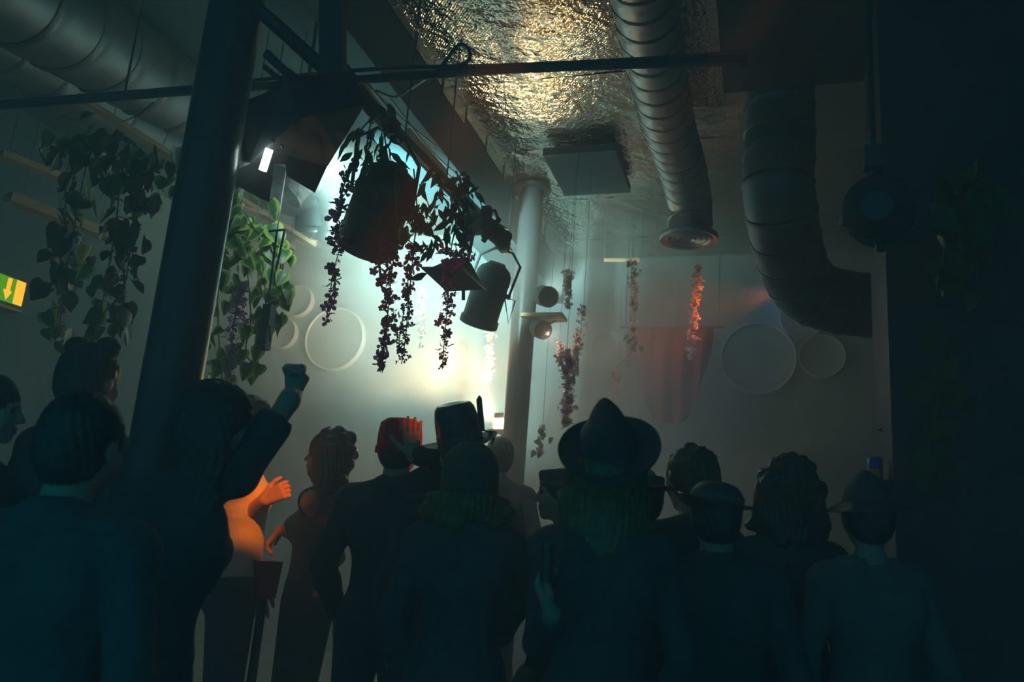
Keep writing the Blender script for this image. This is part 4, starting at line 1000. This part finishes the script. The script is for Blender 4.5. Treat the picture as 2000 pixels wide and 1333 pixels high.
def cone_hat(root, Hm):
    tl = T(0, -.02, .05, 4, -6)
    o = hatpart(root, Hm, MB().lathe([(.09, 0), (.072, .045), (.045, .085), (.012, .112), (0, .115)], Matrix.Scale(1.12, 4, (0, 1, 0)), 32), 'hat', M['felt'], tl)
    hatpart(root, Hm, MB().lathe([(.09, 0), (.15, -.03), (.152, -.034), (.09, -.006)], Matrix.Scale(1.1, 4, (0, 1, 0)), 32), 'hat_brim', M['satin'], tl, par=o)
# ------------------------------------------------------------------ the crowd
vw = R3 @ V((0, 0, -1)); rt = R3 @ V((1, 0, 0)); up = R3 @ V((0, 1, 0))
person('woman with long dark hair raising one fist beside the near column', 447, 758, 2.36, 6, ('long', 'hair_dark'), ('cloth', 'short'), female=True, head=(-52, 0, 0), lean=(.13, .02),
       arms={1: dict(elbow=P(560, 790, 2.45), wrist=P(574, 768, 2.66), dir=up + rt * .05, palm=-vw, pose='fist')})
person('person in a pale T-shirt lit orange with one arm bent', 494, 780, 4.0, 78, ('short', 'hair_dark'), ('orange_shirt', 'short'), lean=(0, -.03),
       arms={1: dict(elbow=P(474, 1030, 3.8), wrist=P(514, 978, 3.72), dir=rt + up * .5, palm=up * -.2 + vw, pose='grip')})
person('curly-haired woman in a sleeveless top facing left in the haze', 644, 850, 4.3, -80, ('curly', 'hair_dark'), ('charcoal', 'none'), female=True, head=(0, 6, 0), skin='skin2',
       arms={-1: dict(elbow=P(612, 1080, 4.15), wrist=P(548, 1034, 4.1), dir=-rt * .7 - up * .8, palm=-up + rt * .4, pose='limp')})
person('person in a red cap holding one hand to the back of the head', 786, 822, 3.55, 8, ('short', 'hair_dark'), ('cloth', 'long'), hat=bucket,
       arms={1: dict(elbow=P(868, 975, 3.50), wrist=P(806, 893, 3.40), dir=up * 1.0 - rt * .05 + vw * .06, palm=vw, pose='spread')})
person('person in a tall black hat with an upright feather before the warm lamp', 914, 836, 3.25, -14, ('short', 'hair_dark'), ('cloth', 'long'), hat=tall_hat, head=(0, 4, -8))
person('blond curly-haired person in a dark knitted bobble hat', 924, 868, 2.72, 4, ('curly', 'hair_blond'), ('charcoal', 'long'), female=True, hat=beanie,
       arms={1: dict(elbow=P(1030, 1140, 2.7), wrist=P(1012, 1045, 2.75), dir=up - rt * .2, palm=vw - rt * .3, pose='grip')})
person('person with a flat round hat seen in profile beside the big fedora', 1104, 914, 3.3, -84, ('short', 'hair_dark'), ('cloth', 'long'), hat=pillbox, female=True)
j = person('long-haired blond person in a big black fedora', 1188, 848, 2.28, 6, ('long', 'hair_blond'), ('cloth', 'long'), female=True,
           hat=fedora(.084, .070, .150, .38, .62, .0, T(.006, -.035, .058, 33, -9), 'felt', 'satin', droop=-.1),
           arms={-1: dict(elbow=P(1050, 1290, 2.2), wrist=P(1078, 1200, 2.04), dir=up * .6 - rt * .3 + vw * .2, palm=rt, pose='grip')}, head=(0, 10, 0))
person('person in a wide dark brim hat behind the big fedora', 1252, 912, 2.85, 0, ('short', 'hair_dark'), ('cloth', 'long'), hat=fedora(.092, .075, .03, .05, .1, .02, T(0, 0, .045), 'felt', 'redcap'))
def goggles(root, Hm, J, sc):
    for s in (-1, 1):
        o = hatpart(root, Hm, MB().ring((s * .085, .02, .015), (s * .8, .6, .2), .020, .007, 20, 8), 'ear_ornament', M['gold'])
    hatpart(root, Hm, MB().lathe([(.012, 0), (.002, .02), (0, .022)], None, 10), 'ornament_drop', M['gold'], T(-.088, .025, -.012, 120))
person('spiky-haired person with a gold ear ornament', 1352, 885, 3.15, -25, ('spiky', 'hair_dark'), ('cloth', 'long'), extra=goggles)
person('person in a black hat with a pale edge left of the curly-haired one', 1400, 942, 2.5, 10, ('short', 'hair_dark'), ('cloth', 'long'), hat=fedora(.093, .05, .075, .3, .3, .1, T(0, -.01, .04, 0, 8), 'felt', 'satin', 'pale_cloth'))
person('person with big curly hair between the black hat and the pointed hat', 1542, 908, 2.95, 0, ('curly', 'hair_dark'), ('cloth', 'long'), female=True)
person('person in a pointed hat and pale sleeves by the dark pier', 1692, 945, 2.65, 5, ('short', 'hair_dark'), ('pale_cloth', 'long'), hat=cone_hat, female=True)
person('person with two hair buns behind the near column at the left', 186, 682, 3.1, 15, ('bun', 'hair_dark'), ('cloth', 'long'), female=True)
person('broad person in a dark jacket nearest to us at the lower left', 178, 780, 1.75, 8, ('short', 'hair_dark'), ('charcoal', 'long'), lean=(0, .02))
person('person cut off by the left picture edge, facing right', -12, 738, 2.9, 76, ('short', 'hair_dark'), ('cloth', 'long'))
person('dancer lost in smoke between the red cap and the tall hat', 862, 888, 5.6, 20, ('short', 'hair_dark'), ('cloth', 'long'))
person('dancer lost in smoke at the foot of the far column', 978, 858, 5.9, -10, ('short', 'hair_dark'), ('charcoal', 'long'))
# what hands hold
c = P(1069, 1088, 2.02); t = thing('drinking_glass', 'green drinking glass with a straw held before the fedora wearer', 'glass', c)
kid(t, MB().lathe([(0, 0), (.016, 0), (.019, .095), (.017, .095), (.015, .006), (0, .006)], Matrix.Translation(c - V((0, 0, .06))), 20), 'tumbler', M['glass'], auto=40)
kid(t, MB().tube([c + V((.0, 0, -.02)), P(1062, 1055, 2.02), P(1034, 1078, 2.02)], .003, 6), 'straw', M['pale_cloth'], True)
c = P(516, 1150, 3.75); t = thing('red_bucket', 'round red bucket on a stand low between the orange-lit person and the woman', 'bucket', (c.x, c.y, 0))
zt = P(516, 1098, 3.75).z
kid(t, MB().lathe([(0, zt - .16), (.056, zt - .16), (.068, zt), (.073, zt + .004), (.066, zt), (.054, zt - .15), (0, zt - .15)], Matrix.Translation((c.x, c.y, 0)), 32), 'pail', M['red_plastic'], auto=40)
kid(t, MB().lathe([(.02, 0), (.16, 0), (.16, .02), (.022, .035), (.02, zt - .16), (.055, zt - .16)], Matrix.Translation((c.x, c.y, 0)), 24), 'stand', M['black'], auto=40)
# ------------------------------------------------------------------ stage smoke
hm = bpy.data.materials.new('smoke'); hm.use_nodes = True; nt = hm.node_tree; nt.nodes.clear()
out = nt.nodes.new('ShaderNodeOutputMaterial'); vs_ = nt.nodes.new('ShaderNodeVolumeScatter'); vs_.inputs['Anisotropy'].default_value = .2
vs_.inputs['Color'].default_value = (.93, .96, .96, 1)
tc = nt.nodes.new('ShaderNodeTexCoord'); nz = nt.nodes.new('ShaderNodeTexNoise'); nz.inputs['Scale'].default_value = .85; nz.inputs['Detail'].default_value = 3; nz.inputs['Distortion'].default_value = .9
mp = nt.nodes.new('ShaderNodeMapping'); mp.inputs['Location'].default_value = (3.1, 1.7, .4)
nt.links.new(tc.outputs['Object'], mp.inputs[0]); nt.links.new(mp.outputs[0], nz.inputs['Vector'])
mr = nt.nodes.new('ShaderNodeMapRange'); mr.inputs[1].default_value = .43; mr.inputs[2].default_value = .62; mr.inputs[3].default_value = .02; mr.inputs[4].default_value = .75
nt.links.new(nz.outputs[0], mr.inputs[0])
sx = nt.nodes.new('ShaderNodeSeparateXYZ'); nt.links.new(tc.outputs['Object'], sx.inputs[0])
# the cloud is thickest in the middle of the floor and thins out to both sides
def ramp(sock, a, b, lo, hi):
    q = nt.nodes.new('ShaderNodeMapRange'); q.interpolation_type = 'SMOOTHSTEP'
    for k, v_ in enumerate((a, b, lo, hi)): q.inputs[k + 1].default_value = v_
    nt.links.new(sock, q.inputs[0]); return q.outputs[0]
def mul(a, b):
    q = nt.nodes.new('ShaderNodeMath'); q.operation = 'MULTIPLY'; nt.links.new(a, q.inputs[0]); nt.links.new(b, q.inputs[1]); return q.outputs[0]
dn = mul(mr.outputs[0], mul(ramp(sx.outputs['X'], -5.6, -3.6, .25, 1), ramp(sx.outputs['X'], -.4, 1.2, 1, .25)))
dn = mul(dn, ramp(sx.outputs['Y'], 4.4, 6.3, .03, 1))
dn = mul(dn, ramp(sx.outputs['Z'], 2.9, 4.0, 1, .35))
ad = nt.nodes.new('ShaderNodeMath'); ad.operation = 'ADD'; nt.links.new(ramp(sx.outputs['Y'], 2.0, 5.5, .085, .03), ad.inputs[1]); nt.links.new(dn, ad.inputs[0]); dn = ad.outputs[0]
nt.links.new(dn, vs_.inputs['Density']); nt.links.new(vs_.outputs[0], out.inputs['Volume'])
h = MB().box((XL + .01, -1.1, .01), (XR - .01, YB - .005, CZ - .08)).build('smoke', hm); tag(h, 'pale stage smoke filling the room, thickest around the lamp at the back', 'smoke', None, 'stuff')
